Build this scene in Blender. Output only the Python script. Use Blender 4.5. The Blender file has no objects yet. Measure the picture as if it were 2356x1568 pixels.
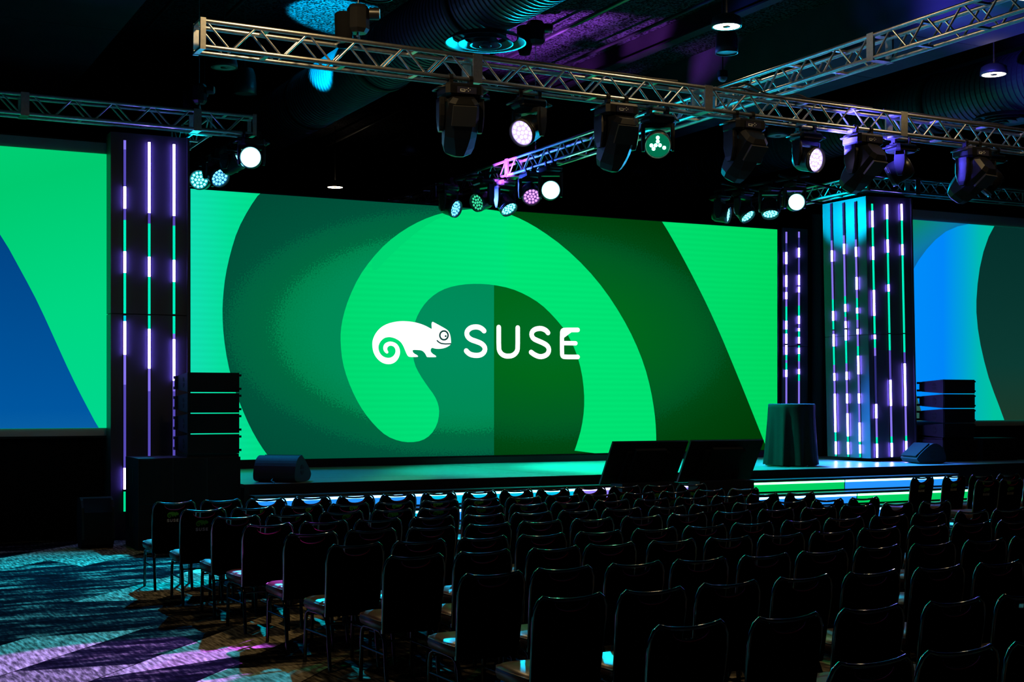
import bpy, math, random
from mathutils import Vector, Matrix

# ---------------------------------------------------------------- camera, world, exposure
sc = bpy.context.scene
COL = sc.collection
random.seed(7)
cam_d = bpy.data.cameras.new('camera')
cam_d.sensor_width = 36.0
cam_d.lens = 48.9
cam_d.shift_y = 0.0586
cam_d.clip_end = 200
cam = bpy.data.objects.new('camera', cam_d)
COL.objects.link(cam)
cam.location = (0, 0, 1.95)
cam.rotation_euler = (math.radians(90), 0, math.radians(-26.96))
sc.camera = cam
world = bpy.data.worlds.new('dark_hall')
sc.world = world
world.use_nodes = True
world.node_tree.nodes['Background'].inputs[0].default_value = (0, 0, 0, 1)
world.node_tree.nodes['Background'].inputs[1].default_value = 0
sc.view_settings.view_transform = 'Standard'
sc.view_settings.look = 'None'
sc.view_settings.exposure = 0.0
sc.view_settings.gamma = 1.0
sc.view_settings.use_curve_mapping = False
sc.cycles.max_bounces = 5
sc.cycles.diffuse_bounces = 2
sc.cycles.glossy_bounces = 3
sc.cycles.transmission_bounces = 4
sc.cycles.sample_clamp_indirect = 2.0
sc.cycles.sample_clamp_direct = 30.0
sc.cycles.caustics_reflective = False
sc.cycles.caustics_refractive = False

# light colours and powers (the fixtures that carry them are built further down)
CYAN = (0.0, 0.60, 1.0)
TEAL = (0.0, 1.0, 0.62)
GREEN = (0.0, 1.0, 0.35)
PURPLE = (0.46, 0.09, 1.0)
BLUE = (0.05, 0.12, 1.0)
WARM = (1.0, 0.68, 0.30)

# picture content of the screens, in metres on the LED wall (x from its left edge, z from its foot)
LEFT_EDGE = [(1.169,4.465),(0.975,4.179),(0.782,3.811),(0.663,3.428),(0.578,3.049),(0.54,2.714),(0.527,2.422),(0.548,2.047),(0.612,1.631),(0.718,1.215),(0.846,0.88),(0.997,0.543),(1.169,0.246),(1.343,0.011)]
SPIRAL = [(9.0,-0.026),(8.994,0.426),(8.959,0.767),(8.873,1.204),(8.73,1.663),(8.503,2.143),(8.221,2.593),(7.858,3.06),(7.446,3.472),(6.958,3.85),(6.479,4.128),(6.112,4.293),(5.801,4.389),(5.494,4.439),(5.139,4.435),(4.764,4.38),(4.443,4.307),(4.102,4.174),(3.765,3.986),(3.432,3.738),(3.15,3.439),(2.917,3.123),(2.733,2.746),(2.632,2.438),(2.586,2.177),(2.586,1.96),(2.618,1.657),(2.71,1.354),(2.848,1.05),(3.01,0.788),(3.22,0.546),(3.432,0.368),(3.67,0.277),(3.885,0.252),(4.102,0.28),(4.272,0.381),(4.394,0.559),(4.438,0.761),(4.419,0.918),(4.345,1.075),(4.199,1.253),(4.054,1.453),(3.957,1.63),(3.919,1.852),(3.919,2.074),(3.948,2.319),(4.03,2.522),(4.175,2.727),(4.37,2.89),(4.591,2.997),(4.889,3.067),(5.189,3.092),(5.494,3.085),(5.853,3.034),(6.164,2.93),(6.479,2.769),(6.744,2.552),(7.012,2.278),(7.228,1.905),(7.348,1.529),(7.402,1.151),(7.402,0.82),(7.348,0.489),(7.255,0.206),(7.174,0.005)]
FOLD = [(4.764,4.38),(4.443,4.307),(4.102,4.174),(3.765,3.986),(3.432,3.738),(3.15,3.439),(3.174,3.177),(3.48,3.498),(3.813,3.802),(4.248,4.138)]
RIGHT_EDGE = [(9.132,4.437),(9.307,4.212),(9.599,3.786),(9.894,3.331),(10.193,2.846),(10.494,2.307),(10.798,1.712),(11.075,1.162),(11.323,0.657),(11.51,0.276),(11.636,0.02)]
CHAM = [(4.297,2.385),(4.33,2.374),(4.439,2.322),(4.549,2.269),(4.604,2.234),(4.637,2.184),(4.656,2.109),(4.663,2.005),(4.65,1.983),(4.604,1.949),(4.531,1.919),(4.439,1.904),(4.357,1.906),(4.297,1.922),(4.275,1.91),(4.263,1.876),(4.275,1.843),(4.315,1.81),(4.363,1.786),(4.374,1.766),(4.363,1.756),(4.203,1.754),(4.188,1.764),(4.167,1.808),(4.131,1.849),(4.095,1.87),(4.04,1.878),(3.924,1.879),(3.92,1.862),(3.926,1.838),(3.954,1.813),(4.008,1.789),(4.026,1.768),(4.015,1.754),(3.861,1.752),(3.829,1.77),(3.808,1.803),(3.781,1.86),(3.745,1.942),(3.701,2.007),(3.647,2.047),(3.577,2.079),(3.506,2.094),(3.444,2.092),(3.383,2.075),(3.33,2.033),(3.295,1.983),(3.278,1.934),(3.278,1.885),(3.292,1.836),(3.321,1.79),(3.365,1.755),(3.418,1.736),(3.471,1.732),(3.524,1.744),(3.568,1.778),(3.594,1.824),(3.598,1.865),(3.585,1.906),(3.555,1.935),(3.515,1.946),(3.48,1.942),(3.45,1.92),(3.439,1.891),(3.446,1.863),(3.462,1.838),(3.458,1.814),(3.436,1.805),(3.409,1.818),(3.383,1.845),(3.365,1.886),(3.369,1.935),(3.392,1.977),(3.436,2.005),(3.492,2.02),(3.559,2.011),(3.621,1.981),(3.665,1.924),(3.683,1.858),(3.679,1.793),(3.647,1.718),(3.594,1.66),(3.524,1.626),(3.444,1.62),(3.365,1.637),(3.295,1.677),(3.234,1.737),(3.19,1.81),(3.168,1.891),(3.162,1.98),(3.173,2.046),(3.208,2.128),(3.269,2.211),(3.348,2.279),(3.453,2.33),(3.577,2.363),(3.701,2.38),(3.825,2.38),(3.951,2.368),(4.058,2.346),(4.167,2.31),(4.257,2.268),(4.286,2.252),(4.286,2.285),(4.281,2.351)]
EYE = [(4.602,2.148),(4.598,2.124),(4.587,2.102),(4.569,2.084),(4.547,2.072),(4.522,2.068),(4.497,2.071),(4.474,2.082),(4.456,2.099),(4.445,2.121),(4.441,2.145),(4.445,2.169),(4.456,2.191),(4.474,2.209),(4.497,2.221),(4.522,2.225),(4.547,2.222),(4.569,2.211),(4.587,2.194),(4.598,2.173)]
PUPIL = [(4.573,2.134),(4.569,2.124),(4.56,2.118),(4.549,2.118),(4.54,2.124),(4.536,2.134),(4.54,2.143),(4.549,2.15),(4.56,2.15),(4.569,2.144)]
MOUTH = [(4.39,2.05),(4.421,2.024),(4.467,2.002),(4.549,1.995),(4.65,2.0)]
S1 = [(5.315,2.245),(5.274,2.283),(5.208,2.31),(5.133,2.314),(5.049,2.295),(4.983,2.243),(4.967,2.183),(4.993,2.125),(5.058,2.08),(5.161,2.052),(5.264,2.017),(5.326,1.962),(5.336,1.902),(5.302,1.843),(5.236,1.806),(5.142,1.798),(5.049,1.813),(4.993,1.846),(4.961,1.879)]
U1 = [(5.611,2.317),(5.611,1.941),(5.63,1.873),(5.681,1.823),(5.748,1.798),(5.806,1.796),(5.873,1.803),(5.937,1.834),(5.983,1.887),(5.998,1.948),(5.998,2.317)]
S2 = [(6.627,2.24),(6.584,2.284),(6.505,2.314),(6.436,2.316),(6.348,2.296),(6.29,2.247),(6.282,2.186),(6.319,2.126),(6.407,2.09),(6.505,2.057),(6.604,2.01),(6.647,1.95),(6.639,1.881),(6.594,1.828),(6.505,1.797),(6.427,1.799),(6.339,1.833),(6.274,1.875)]
E1 = [(7.259,2.307),(6.971,2.3),(6.935,2.287),(6.921,2.256),(6.921,1.842),(6.935,1.812),(6.971,1.799),(7.259,1.803)]
E2 = [(6.925,2.055),(7.212,2.057)]

# ---------------------------------------------------------------- helpers
def lin(h):
    h = h.lstrip('#')
    o = []
    for i in (0, 2, 4):
        c = int(h[i:i + 2], 16) / 255.0
        o.append(c / 12.92 if c <= 0.04045 else ((c + 0.055) / 1.055) ** 2.4)
    return (o[0], o[1], o[2], 1.0)


class MB:
    """collects shapes and links them as one mesh object"""
    def __init__(self):
        self.v, self.f, self.s = [], [], []

    def add(self, verts, faces, smooth=False):
        o = len(self.v)
        self.v += [tuple(p) for p in verts]
        for f in faces:
            self.f.append(tuple(i + o for i in f))
            self.s.append(smooth)
        return self

    def box(self, x0, x1, y0, y1, z0, z1):
        v = [(x, y, z) for z in (z0, z1) for y in (y0, y1) for x in (x0, x1)]
        return self.add(v, [(0, 2, 3, 1), (4, 5, 7, 6), (0, 1, 5, 4), (2, 6, 7, 3), (0, 4, 6, 2), (1, 3, 7, 5)])

    def tube(self, pts, r, n=8, caps=True, closed=False):
        pts = [Vector(p) for p in pts]
        m = len(pts)
        rs = r if isinstance(r, (list, tuple)) else [r] * m
        T = []
        for i in range(m):
            if closed:
                t = pts[(i + 1) % m] - pts[i - 1]
            else:
                t = pts[min(i + 1, m - 1)] - pts[max(i - 1, 0)]
            T.append(t.normalized())
        up = Vector((0, 0, 1)) if abs(T[0].z) < 0.9 else Vector((1, 0, 0))
        N = (up - T[0] * up.dot(T[0])).normalized()
        V, F = [], []
        for i in range(m):
            N = (N - T[i] * N.dot(T[i])).normalized()
            B = T[i].cross(N)
            for k in range(n):
                a = 2 * math.pi * k / n
                V.append(pts[i] + (N * math.cos(a) + B * math.sin(a)) * rs[i])
        for i in range(m if closed else m - 1):
            j = (i + 1) % m
            for k in range(n):
                l = (k + 1) % n
                F.append((i * n + k, i * n + l, j * n + l, j * n + k))
        self.add(V, F, True)
        if caps and not closed:
            self.add(V[:n], [tuple(range(n - 1, -1, -1))])
            self.add(V[-n:], [tuple(range(n))])
        return self

    def lathe(self, prof, n=24, c=(0, 0, 0), smooth=True, caps=True):
        V, F = [], []
        for r, z in prof:
            for k in range(n):
                a = 2 * math.pi * k / n
                V.append((c[0] + r * math.cos(a), c[1] + r * math.sin(a), c[2] + z))
        for i in range(len(prof) - 1):
            for k in range(n):
                l = (k + 1) % n
                F.append((i * n + k, i * n + l, (i + 1) * n + l, (i + 1) * n + k))
        self.add(V, F, smooth)
        if caps:
            self.add(V[:n], [tuple(range(n - 1, -1, -1))])
            self.add(V[-n:], [tuple(range(n))])
        return self

    def loft(self, rings, smooth=False, caps=True):
        n = len(rings[0])
        V = [p for r in rings for p in r]
        F = [(i * n + k, i * n + (k + 1) % n, (i + 1) * n + (k + 1) % n, (i + 1) * n + k)
             for i in range(len(rings) - 1) for k in range(n)]
        self.add(V, F, smooth)
        if caps:
            self.add(rings[0], [tuple(range(n - 1, -1, -1))])
            self.add(rings[-1], [tuple(range(n))])
        return self

    def prism_xz(self, poly, y0, y1):
        """polygon in x,z pushed from y0 to y1 (y0 is the front)"""
        n = len(poly)
        V = [(x, y0, z) for x, z in poly] + [(x, y1, z) for x, z in poly]
        F = [tuple(range(n)), tuple(range(2 * n - 1, n - 1, -1))]
        F += [(i, n + i, n + (i + 1) % n, (i + 1) % n) for i in range(n)]
        return self.add(V, F)

    def prism_yz(self, poly, x0, x1):
        n = len(poly)
        V = [(x0, y, z) for y, z in poly] + [(x1, y, z) for y, z in poly]
        F = [tuple(range(n)), tuple(range(2 * n - 1, n - 1, -1))]
        F += [(i, n + i, n + (i + 1) % n, (i + 1) % n) for i in range(n)]
        return self.add(V, F)

    def stroke_xz(self, pts, w, y0, y1, close=False):
        """a pen stroke with round ends, in x,z"""
        P = [Vector((a, b)) for a, b in pts]
        L, Rr = [], []
        m = len(P)
        for i in range(m):
            if close:
                t = (P[(i + 1) % m] - P[i - 1]).normalized()
            else:
                t = (P[min(i + 1, m - 1)] - P[max(i - 1, 0)]).normalized()
            nn = Vector((-t.y, t.x)) * (w / 2)
            L.append(P[i] + nn)
            Rr.append(P[i] - nn)
        if close:
            for i in range(m):
                j = (i + 1) % m
                self.prism_xz([tuple(L[i]), tuple(L[j]), tuple(Rr[j]), tuple(Rr[i])], y0, y1)
            return self
        def cap(c, a0):
            return [(c.x + w / 2 * math.cos(a0 + math.pi * k / 6), c.y + w / 2 * math.sin(a0 + math.pi * k / 6)) for k in range(1, 6)]
        t1 = (P[-1] - P[-2]); t0 = (P[0] - P[1])
        out = [tuple(p) for p in Rr] + cap(P[-1], math.atan2(t1.y, t1.x) - math.pi / 2)
        out += [tuple(p) for p in reversed(L)] + cap(P[0], math.atan2(t0.y, t0.x) - math.pi / 2)
        return self.prism_xz(out, y0, y1)

    def mesh(self, name, mat=None):
        me = bpy.data.meshes.new(name)
        me.from_pydata(self.v, [], self.f)
        me.polygons.foreach_set('use_smooth', self.s)
        if mat is not None:
            me.materials.append(mat)
        me.update()
        return me

    def build(self, name, mat, parent=None, loc=None, rot=None):
        return obj(name, self.mesh(name, mat), parent, loc, rot)


def obj(name, data, parent=None, loc=None, rot=None):
    o = bpy.data.objects.new(name, data)
    COL.objects.link(o)
    if parent is not None:
        o.parent = parent
    if loc is not None:
        o.location = loc
    if rot is not None:
        o.rotation_euler = rot
    return o


def thing(name, label, cat, loc=(0, 0, 0), rz=0.0, group=None):
    o = obj(name, None, None, loc, (0, 0, rz))
    o.empty_display_size = 0.1
    return tag(o, label, cat, group)


def tag(o, label, cat, group=None):
    o['label'] = label
    o['category'] = cat
    if group:
        o['group'] = group
    return o


def struct(o, label, cat):
    o['kind'] = 'structure'
    return tag(o, label, cat)


def copy_tree(o, parent=None):
    c = o.copy()
    COL.objects.link(c)
    c.parent = parent
    for ch in o.children:
        copy_tree(ch, c)
    return c


def smooth_loop(pts, k=2, close=True):
    """Chaikin corner cutting"""
    for _ in range(k):
        q = []
        n = len(pts)
        for i in range(n if close else n - 1):
            a, b = pts[i], pts[(i + 1) % n]
            q.append((a[0] * .75 + b[0] * .25, a[1] * .75 + b[1] * .25))
            q.append((a[0] * .25 + b[0] * .75, a[1] * .25 + b[1] * .75))
        if not close:
            q = [pts[0]] + q + [pts[-1]]
        pts = q
    return pts


# ---------------------------------------------------------------- materials
def PM(name, col, rough=0.5, metal=0.0, spec=0.5, emit=None, es=0.0, noise=None, bump=None):
    m = bpy.data.materials.new(name)
    m.use_nodes = True
    nt = m.node_tree
    b = nt.nodes['Principled BSDF']
    c = lin(col) if isinstance(col, str) else tuple(col) + (1.0,)
    b.inputs['Base Color'].default_value = c
    b.inputs['Roughness'].default_value = rough
    b.inputs['Metallic'].default_value = metal
    b.inputs['Specular IOR Level'].default_value = spec
    if emit:
        b.inputs['Emission Color'].default_value = tuple(emit) + (1.0,)
        b.inputs['Emission Strength'].default_value = es
    if noise or bump:
        tc = nt.nodes.new('ShaderNodeTexCoord')
        n = nt.nodes.new('ShaderNodeTexNoise')
        nt.links.new(tc.outputs['Object'], n.inputs['Vector'])
        n.inputs['Scale'].default_value = (noise or bump)[0]
        n.inputs['Detail'].default_value = 4
        if noise:
            r = nt.nodes.new('ShaderNodeValToRGB')
            k = noise[1]
            r.color_ramp.elements[0].position = 0.3
            r.color_ramp.elements[1].position = 0.7
            r.color_ramp.elements[0].color = tuple(x * (1 - k) for x in c[:3]) + (1,)
            r.color_ramp.elements[1].color = tuple(min(1, x * (1 + k)) for x in c[:3]) + (1,)
            nt.links.new(n.outputs['Fac'], r.inputs['Fac'])
            nt.links.new(r.outputs['Color'], b.inputs['Base Color'])
        if bump:
            bp = nt.nodes.new('ShaderNodeBump')
            bp.inputs['Strength'].default_value = bump[1]
            bp.inputs['Distance'].default_value = 0.02
            nt.links.new(n.outputs['Fac'], bp.inputs['Height'])
            nt.links.new(bp.outputs['Normal'], b.inputs['Normal'])
    return m


def EM(name, col, s=1.0):
    m = bpy.data.materials.new(name)
    m.use_nodes = True
    nt = m.node_tree
    nt.nodes.clear()
    o = nt.nodes.new('ShaderNodeOutputMaterial')
    e = nt.nodes.new('ShaderNodeEmission')
    e.inputs['Color'].default_value = lin(col) if isinstance(col, str) else tuple(col) + (1.0,)
    e.inputs['Strength'].default_value = s
    nt.links.new(e.outputs[0], o.inputs[0])
    return m


class NT:
    """small wrapper to write emission patterns on screens"""
    def __init__(self, name):
        self.m = bpy.data.materials.new(name)
        self.m.use_nodes = True
        self.t = self.m.node_tree
        self.t.nodes.clear()
        tc = self.t.nodes.new('ShaderNodeTexCoord')
        sp = self.t.nodes.new('ShaderNodeSeparateXYZ')
        self.t.links.new(tc.outputs['Object'], sp.inputs[0])
        self.co, self.x, self.z = tc.outputs['Object'], sp.outputs[0], sp.outputs[2]

    def math(self, op, a, b=None, c=None):
        n = self.t.nodes.new('ShaderNodeMath')
        n.operation = op
        for i, q in enumerate((a, b, c)):
            if q is None:
                continue
            if isinstance(q, (int, float)):
                n.inputs[i].default_value = q
            else:
                self.t.links.new(q, n.inputs[i])
        return n.outputs[0]

    def noise(self, scale, detail=2):
        n = self.t.nodes.new('ShaderNodeTexNoise')
        n.inputs['Scale'].default_value = scale
        n.inputs['Detail'].default_value = detail
        self.t.links.new(self.co, n.inputs['Vector'])
        return n.outputs['Fac']

    def ramp(self, fac, stops, mode='LINEAR'):
        n = self.t.nodes.new('ShaderNodeValToRGB')
        n.color_ramp.interpolation = mode
        els = n.color_ramp.elements
        while len(els) < len(stops):
            els.new(0.5)
        for e, (p, c) in zip(els, stops):
            e.position = p
            e.color = lin(c)
        self.t.links.new(fac, n.inputs[0])
        return n.outputs[0]

    def mix(self, fac, a, b):
        n = self.t.nodes.new('ShaderNodeMix')
        n.data_type = 'RGBA'
        self.t.links.new(fac, n.inputs[0])
        self.t.links.new(a, n.inputs[6])
        self.t.links.new(b, n.inputs[7])
        return n.outputs[2]

    def out(self, col, s=1.0):
        e = self.t.nodes.new('ShaderNodeEmission')
        e.inputs['Strength'].default_value = s
        self.t.links.new(col, e.inputs['Color'])
        o = self.t.nodes.new('ShaderNodeOutputMaterial')
        self.t.links.new(e.outputs[0], o.inputs[0])
        return self.m


M_ALU = PM('truss_aluminium', (0.60, 0.60, 0.60), 0.36, 1.0, noise=(30, 0.12))
M_BLACK = PM('black_plastic', (0.008, 0.008, 0.009), 0.42)
M_BLACKM = PM('black_matt_paint', (0.004, 0.004, 0.0045), 0.7, spec=0.25)
M_DRAPE = PM('black_drape', (0.003, 0.003, 0.004), 0.95, spec=0.1)
M_WALL = PM('dark_wall', (0.004, 0.004, 0.006), 0.9, spec=0.1, noise=(3, 0.2))
M_CEIL = PM('sprayed_black_ceiling', (0.020, 0.020, 0.024), 0.95, spec=0.05, noise=(30, 0.98), bump=(30, 1.0))
for _n in M_CEIL.node_tree.nodes:
    if _n.type == 'VALTORGB':
        _n.color_ramp.elements[0].position, _n.color_ramp.elements[1].position = 0.44, 0.56
M_SOFFIT = PM('painted_soffit', (0.04, 0.04, 0.055), 0.8, spec=0.1, noise=(2, 0.1))
M_DUCT = PM('painted_spiral_duct', (0.022, 0.022, 0.034), 0.5)
M_STEEL = PM('steel', (0.35, 0.35, 0.36), 0.35, 1.0)
M_CABLE = PM('black_rubber_cable', (0.012, 0.012, 0.012), 0.5)
M_LABEL = PM('white_print', (0.6, 0.6, 0.6), 0.6)


def spot(name, loc, aim, color, power, deg, blend=0.3, rad=0.06, parent=None):
    l = bpy.data.lights.new(name, 'SPOT')
    l.energy = power
    l.color = color
    l.spot_size = math.radians(deg)
    l.spot_blend = blend
    l.shadow_soft_size = rad
    o = obj(name, l)
    d = Vector(aim) - Vector(loc)
    o.location = loc
    o.rotation_euler = d.to_track_quat('-Z', 'Y').to_euler()
    return o

# ---------------------------------------------------------------- the hall
def carpet():
    n = NT('carpet')
    t = n.t
    # long planks laid at fifty degrees, row by row with shifted ends
    sx = t.nodes.new('ShaderNodeSeparateXYZ')
    t.links.new(n.co, sx.inputs[0])
    ca, sa = math.cos(math.radians(50)), math.sin(math.radians(50))
    p = n.math('ADD', n.math('MULTIPLY', sx.outputs[0], ca), n.math('MULTIPLY', sx.outputs[1], sa))
    q = n.math('SUBTRACT', n.math('MULTIPLY', sx.outputs[1], ca), n.math('MULTIPLY', sx.outputs[0], sa))
    qr = n.math('DIVIDE', q, 0.72)
    row, fr = n.math('FLOOR', qr), n.math('FRACT', qr)
    w1 = t.nodes.new('ShaderNodeTexWhiteNoise')
    w1.noise_dimensions = '1D'
    t.links.new(row, w1.inputs['W'])
    pc = n.math('ADD', n.math('DIVIDE', p, 2.3), n.math('MULTIPLY', w1.outputs['Value'], 5.0))
    pc = n.math('ADD', pc, n.math('MULTIPLY', fr, n.math('MULTIPLY', n.math('SUBTRACT', w1.outputs['Value'], 0.35), 0.9)))
    cell, fc = n.math('FLOOR', pc), n.math('FRACT', pc)
    cv = t.nodes.new('ShaderNodeCombineXYZ')
    t.links.new(row, cv.inputs[0])
    t.links.new(cell, cv.inputs[1])
    w2 = t.nodes.new('ShaderNodeTexWhiteNoise')
    w2.noise_dimensions = '2D'
    t.links.new(cv.outputs[0], w2.inputs['Vector'])
    sp = t.nodes.new('ShaderNodeSeparateColor')
    t.links.new(w2.outputs['Color'], sp.inputs[0])
    line = n.math('MULTIPLY', n.math('GREATER_THAN', fr, 0.016), n.math('GREATER_THAN', fc, 0.006))
    # streaks of the yarn, and worn blotches
    m2 = t.nodes.new('ShaderNodeMapping')
    m2.inputs['Rotation'].default_value = (0, 0, math.radians(8))
    m2.inputs['Scale'].default_value = (34, 5, 1)
    t.links.new(n.co, m2.inputs['Vector'])
    st = t.nodes.new('ShaderNodeTexNoise')
    st.inputs['Scale'].default_value = 1.0
    st.inputs['Detail'].default_value = 5
    t.links.new(m2.outputs[0], st.inputs['Vector'])
    m3 = t.nodes.new('ShaderNodeMapping')
    m3.inputs['Rotation'].default_value = (0, 0, math.radians(-50))
    m3.inputs['Scale'].default_value = (0.8, 2.6, 1)
    t.links.new(n.co, m3.inputs['Vector'])
    bl = t.nodes.new('ShaderNodeTexNoise')
    bl.inputs['Scale'].default_value = 1.6
    bl.inputs['Detail'].default_value = 6
    bl.inputs['Roughness'].default_value = 0.65
    t.links.new(m3.outputs[0], bl.inputs['Vector'])
    # light shards carry the yarn streaks, dark shards carry pale worn patches
    def gain(v, g):
        return n.math('ADD', n.math('MULTIPLY', n.math('SUBTRACT', v, 0.5), g), 0.5)
    light = n.math('GREATER_THAN', sp.outputs[0], 0.5)
    tone = n.math('ADD', n.math('MULTIPLY', sp.outputs[1], 0.5), n.math('MULTIPLY', gain(st.outputs['Fac'], 2.0), 1.0))
    cl = n.ramp(n.math('SUBTRACT', tone, 0.30), [(0.05, '3a372f'), (0.3, '686152'), (0.55, '938a75'), (0.8, 'b8ae98')])
    patch = n.math('ADD', n.math('MULTIPLY', gain(bl.outputs['Fac'], 2.3), 0.8), n.math('MULTIPLY', gain(st.outputs['Fac'], 1.6), 0.35))
    cd = n.ramp(n.math('SUBTRACT', patch, 0.15), [(0.25, '08080c'), (0.42, '121217'), (0.52, '2a2826'), (0.64, '5c564a'), (0.8, '8a8270')])
    c = n.mix(light, cd, cl)
    mx = t.nodes.new('ShaderNodeMix')
    mx.data_type = 'RGBA'
    mx.inputs[6].default_value = lin('0c0b0c')
    t.links.new(line, mx.inputs[0])
    t.links.new(c, mx.inputs[7])
    b = t.nodes.new('ShaderNodeBsdfPrincipled')
    b.inputs['Roughness'].default_value = 1.0
    b.inputs['Specular IOR Level'].default_value = 0.0
    t.links.new(mx.outputs[2], b.inputs['Base Color'])
    bp = t.nodes.new('ShaderNodeBump')
    bp.inputs['Strength'].default_value = 0.12
    bp.inputs['Distance'].default_value = 0.01
    t.links.new(st.outputs['Fac'], bp.inputs['Height'])
    t.links.new(bp.outputs['Normal'], b.inputs['Normal'])
    o = t.nodes.new('ShaderNodeOutputMaterial')
    t.links.new(b.outputs[0], o.inputs[0])
    return n.m


X0, X1, Y0, Y1, ZC = -7.0, 28.0, -5.0, 35.0, 8.45
struct(MB().box(X0, X1, Y0, Y1, -0.1, 0).build('floor', carpet()), 'patterned hall carpet of angular light and dark shards', 'carpet')
struct(MB().box(X0, X1, Y0, Y1, ZC, ZC + 0.1).build('ceiling', M_CEIL), 'rough black sprayed ceiling high above the stage', 'ceiling')
struct(MB().box(X0, X1, Y1, Y1 + 0.1, 0, ZC).build('wall_back', M_WALL), 'black wall far behind the stage screen', 'wall')
struct(MB().box(X0, X1, Y0 - 0.1, Y0, 0, ZC).build('wall_front', M_WALL), 'dark wall at the rear of the seating', 'wall')
struct(MB().box(X0 - 0.1, X0, Y0, Y1, 0, ZC).build('wall_left', M_WALL), 'dark wall left of the hall', 'wall')
struct(MB().box(X1, X1 + 0.1, Y0, Y1, 0, ZC).build('wall_right', M_WALL), 'dark wall right of the hall', 'wall')
# dropped soffits running towards the stage, with panel joints
def soffit(n, x0, x1, y0, y1, z0, label):
    s = obj('trim_%d' % n, None, None, (x0, y0, z0))
    struct(s, label, 'soffit')
    L = y1 - y0
    k = int(L // 2.4)
    me = MB().box(0, x1 - x0, 0.01, L / k - 0.01, 0, 0.05).mesh('soffit_panel', M_SOFFIT)
    for i in range(k):
        obj('soffit_panel', me, s, (0, i * L / k, 0))
    MB().box(0.02, x1 - x0 - 0.02, 0, L, 0.05, ZC - z0).build('soffit_body', M_SOFFIT, s)
soffit(1, -6.9, 4.22, 4.0, 26.2, 7.5, 'broad dropped dark blue soffit at the upper left')
soffit(2, 14.9, 16.4, 4.0, 33.0, 7.5, 'narrow dropped soffit behind the long truss')
# ceiling pipes and beams along the hall
for i, (x, z, r, l) in enumerate(((11.4, 8.2, 0.04, 'thin ceiling conduit catching violet light'), (10.6, 8.25, 0.02, 'thinner ceiling conduit beside the violet lit one'),
                               (12.6, 8.2, 0.03, 'dark ceiling conduit right of the chain hoist'), (6.2, 8.3, 0.03, 'dark ceiling conduit near the upper left'),
                               (5.2, 8.3, 0.03, 'dark ceiling conduit next to the broad soffit'))):
    c = MB().tube([(x, 6, z), (x, 20, z), (x, 34, z)], r, 8).build('conduit', M_STEEL if i < 2 else M_BLACKM)
    tag(c, l, 'pipe')
for x, l in ((13.3, 'black steel ceiling beam left of the narrow soffit'), (18.9, 'black steel ceiling beam right of the narrow soffit')):
    tag(MB().box(x - .1, x + .1, 5, 34.9, 8.1, 8.13).box(x - .015, x + .015, 5, 34.9, 8.13, 8.44).build('ceiling_beam', M_BLACKM), l, 'beam')


# ventilation ducts with ribs
def duct(x, z, r, y0, y1, label):
    t = thing('ventilation_duct', label, 'duct', (x, y0, z))
    n = int((y1 - y0) / 0.115)
    rings = []
    for i in range(n):
        for dy, rr in ((0, r), (0.085, r), (0.092, r + 0.014), (0.108, r + 0.014)):
            rings.append((i * 0.115 + dy, rr))
    V, F, q = [], [], 40
    for y, rr in rings:
        for k in range(q):
            a = 2 * math.pi * k / q
            V.append((rr * math.cos(a), y, rr * math.sin(a)))
    for i in range(len(rings) - 1):
        for k in range(q):
            F.append((i * q + k, i * q + (k + 1) % q, (i + 1) * q + (k + 1) % q, (i + 1) * q + k))
    MB().add(V, F, False).build('ribbed_pipe', M_DUCT, t)
    y = 3.0
    while y < y1 - y0:
        V2 = []
        rg = [[((r + e) * math.cos(2 * math.pi * k / q), y + d, (r + e) * math.sin(2 * math.pi * k / q)) for k in range(q)] for d, e in ((-.06, .005), (-.06, .035), (.06, .035), (.06, .005))]
        MB().loft(rg, True, False).build('collar', M_BLACKM, t)
        y += 3.4
    return t
duct(8.05, 7.3, 0.5, 7.0, 30.0, 'ribbed round ventilation duct above the left half of the stage')
duct(18.2, 7.3, 0.5, 9.0, 30.0, 'ribbed round ventilation duct above the right half of the stage')


def diffuser(x, y, z, s, label):
    t = thing('air_diffuser', label, 'air vent', (x, y, z))
    MB().lathe([(.28 * s, .105), (.28 * s, .06)], 28, caps=False).build('neck', M_BLACKM, t)
    for r0, r1, z0 in ((.44, .54, 0), (.28, .37, -.015), (.15, .21, -.03), (.0, .08, -.045)):
        MB().lathe([(max(.001, r0 * s), z0 + .07), (r1 * s * .96, z0 + .012), (r1 * s, z0), (r1 * s, z0 + .012), (max(.001, r0 * s) + .004, z0 + .085)], 36, caps=False).build('cone_ring', M_DUCT, t)
diffuser(8.05, 16.6, 6.69, 1.0, 'large round ceiling air diffuser of concentric rings under left duct')
diffuser(18.2, 17.3, 6.72, 1.0, 'dark round air diffuser of concentric rings at right frame edge')

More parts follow.
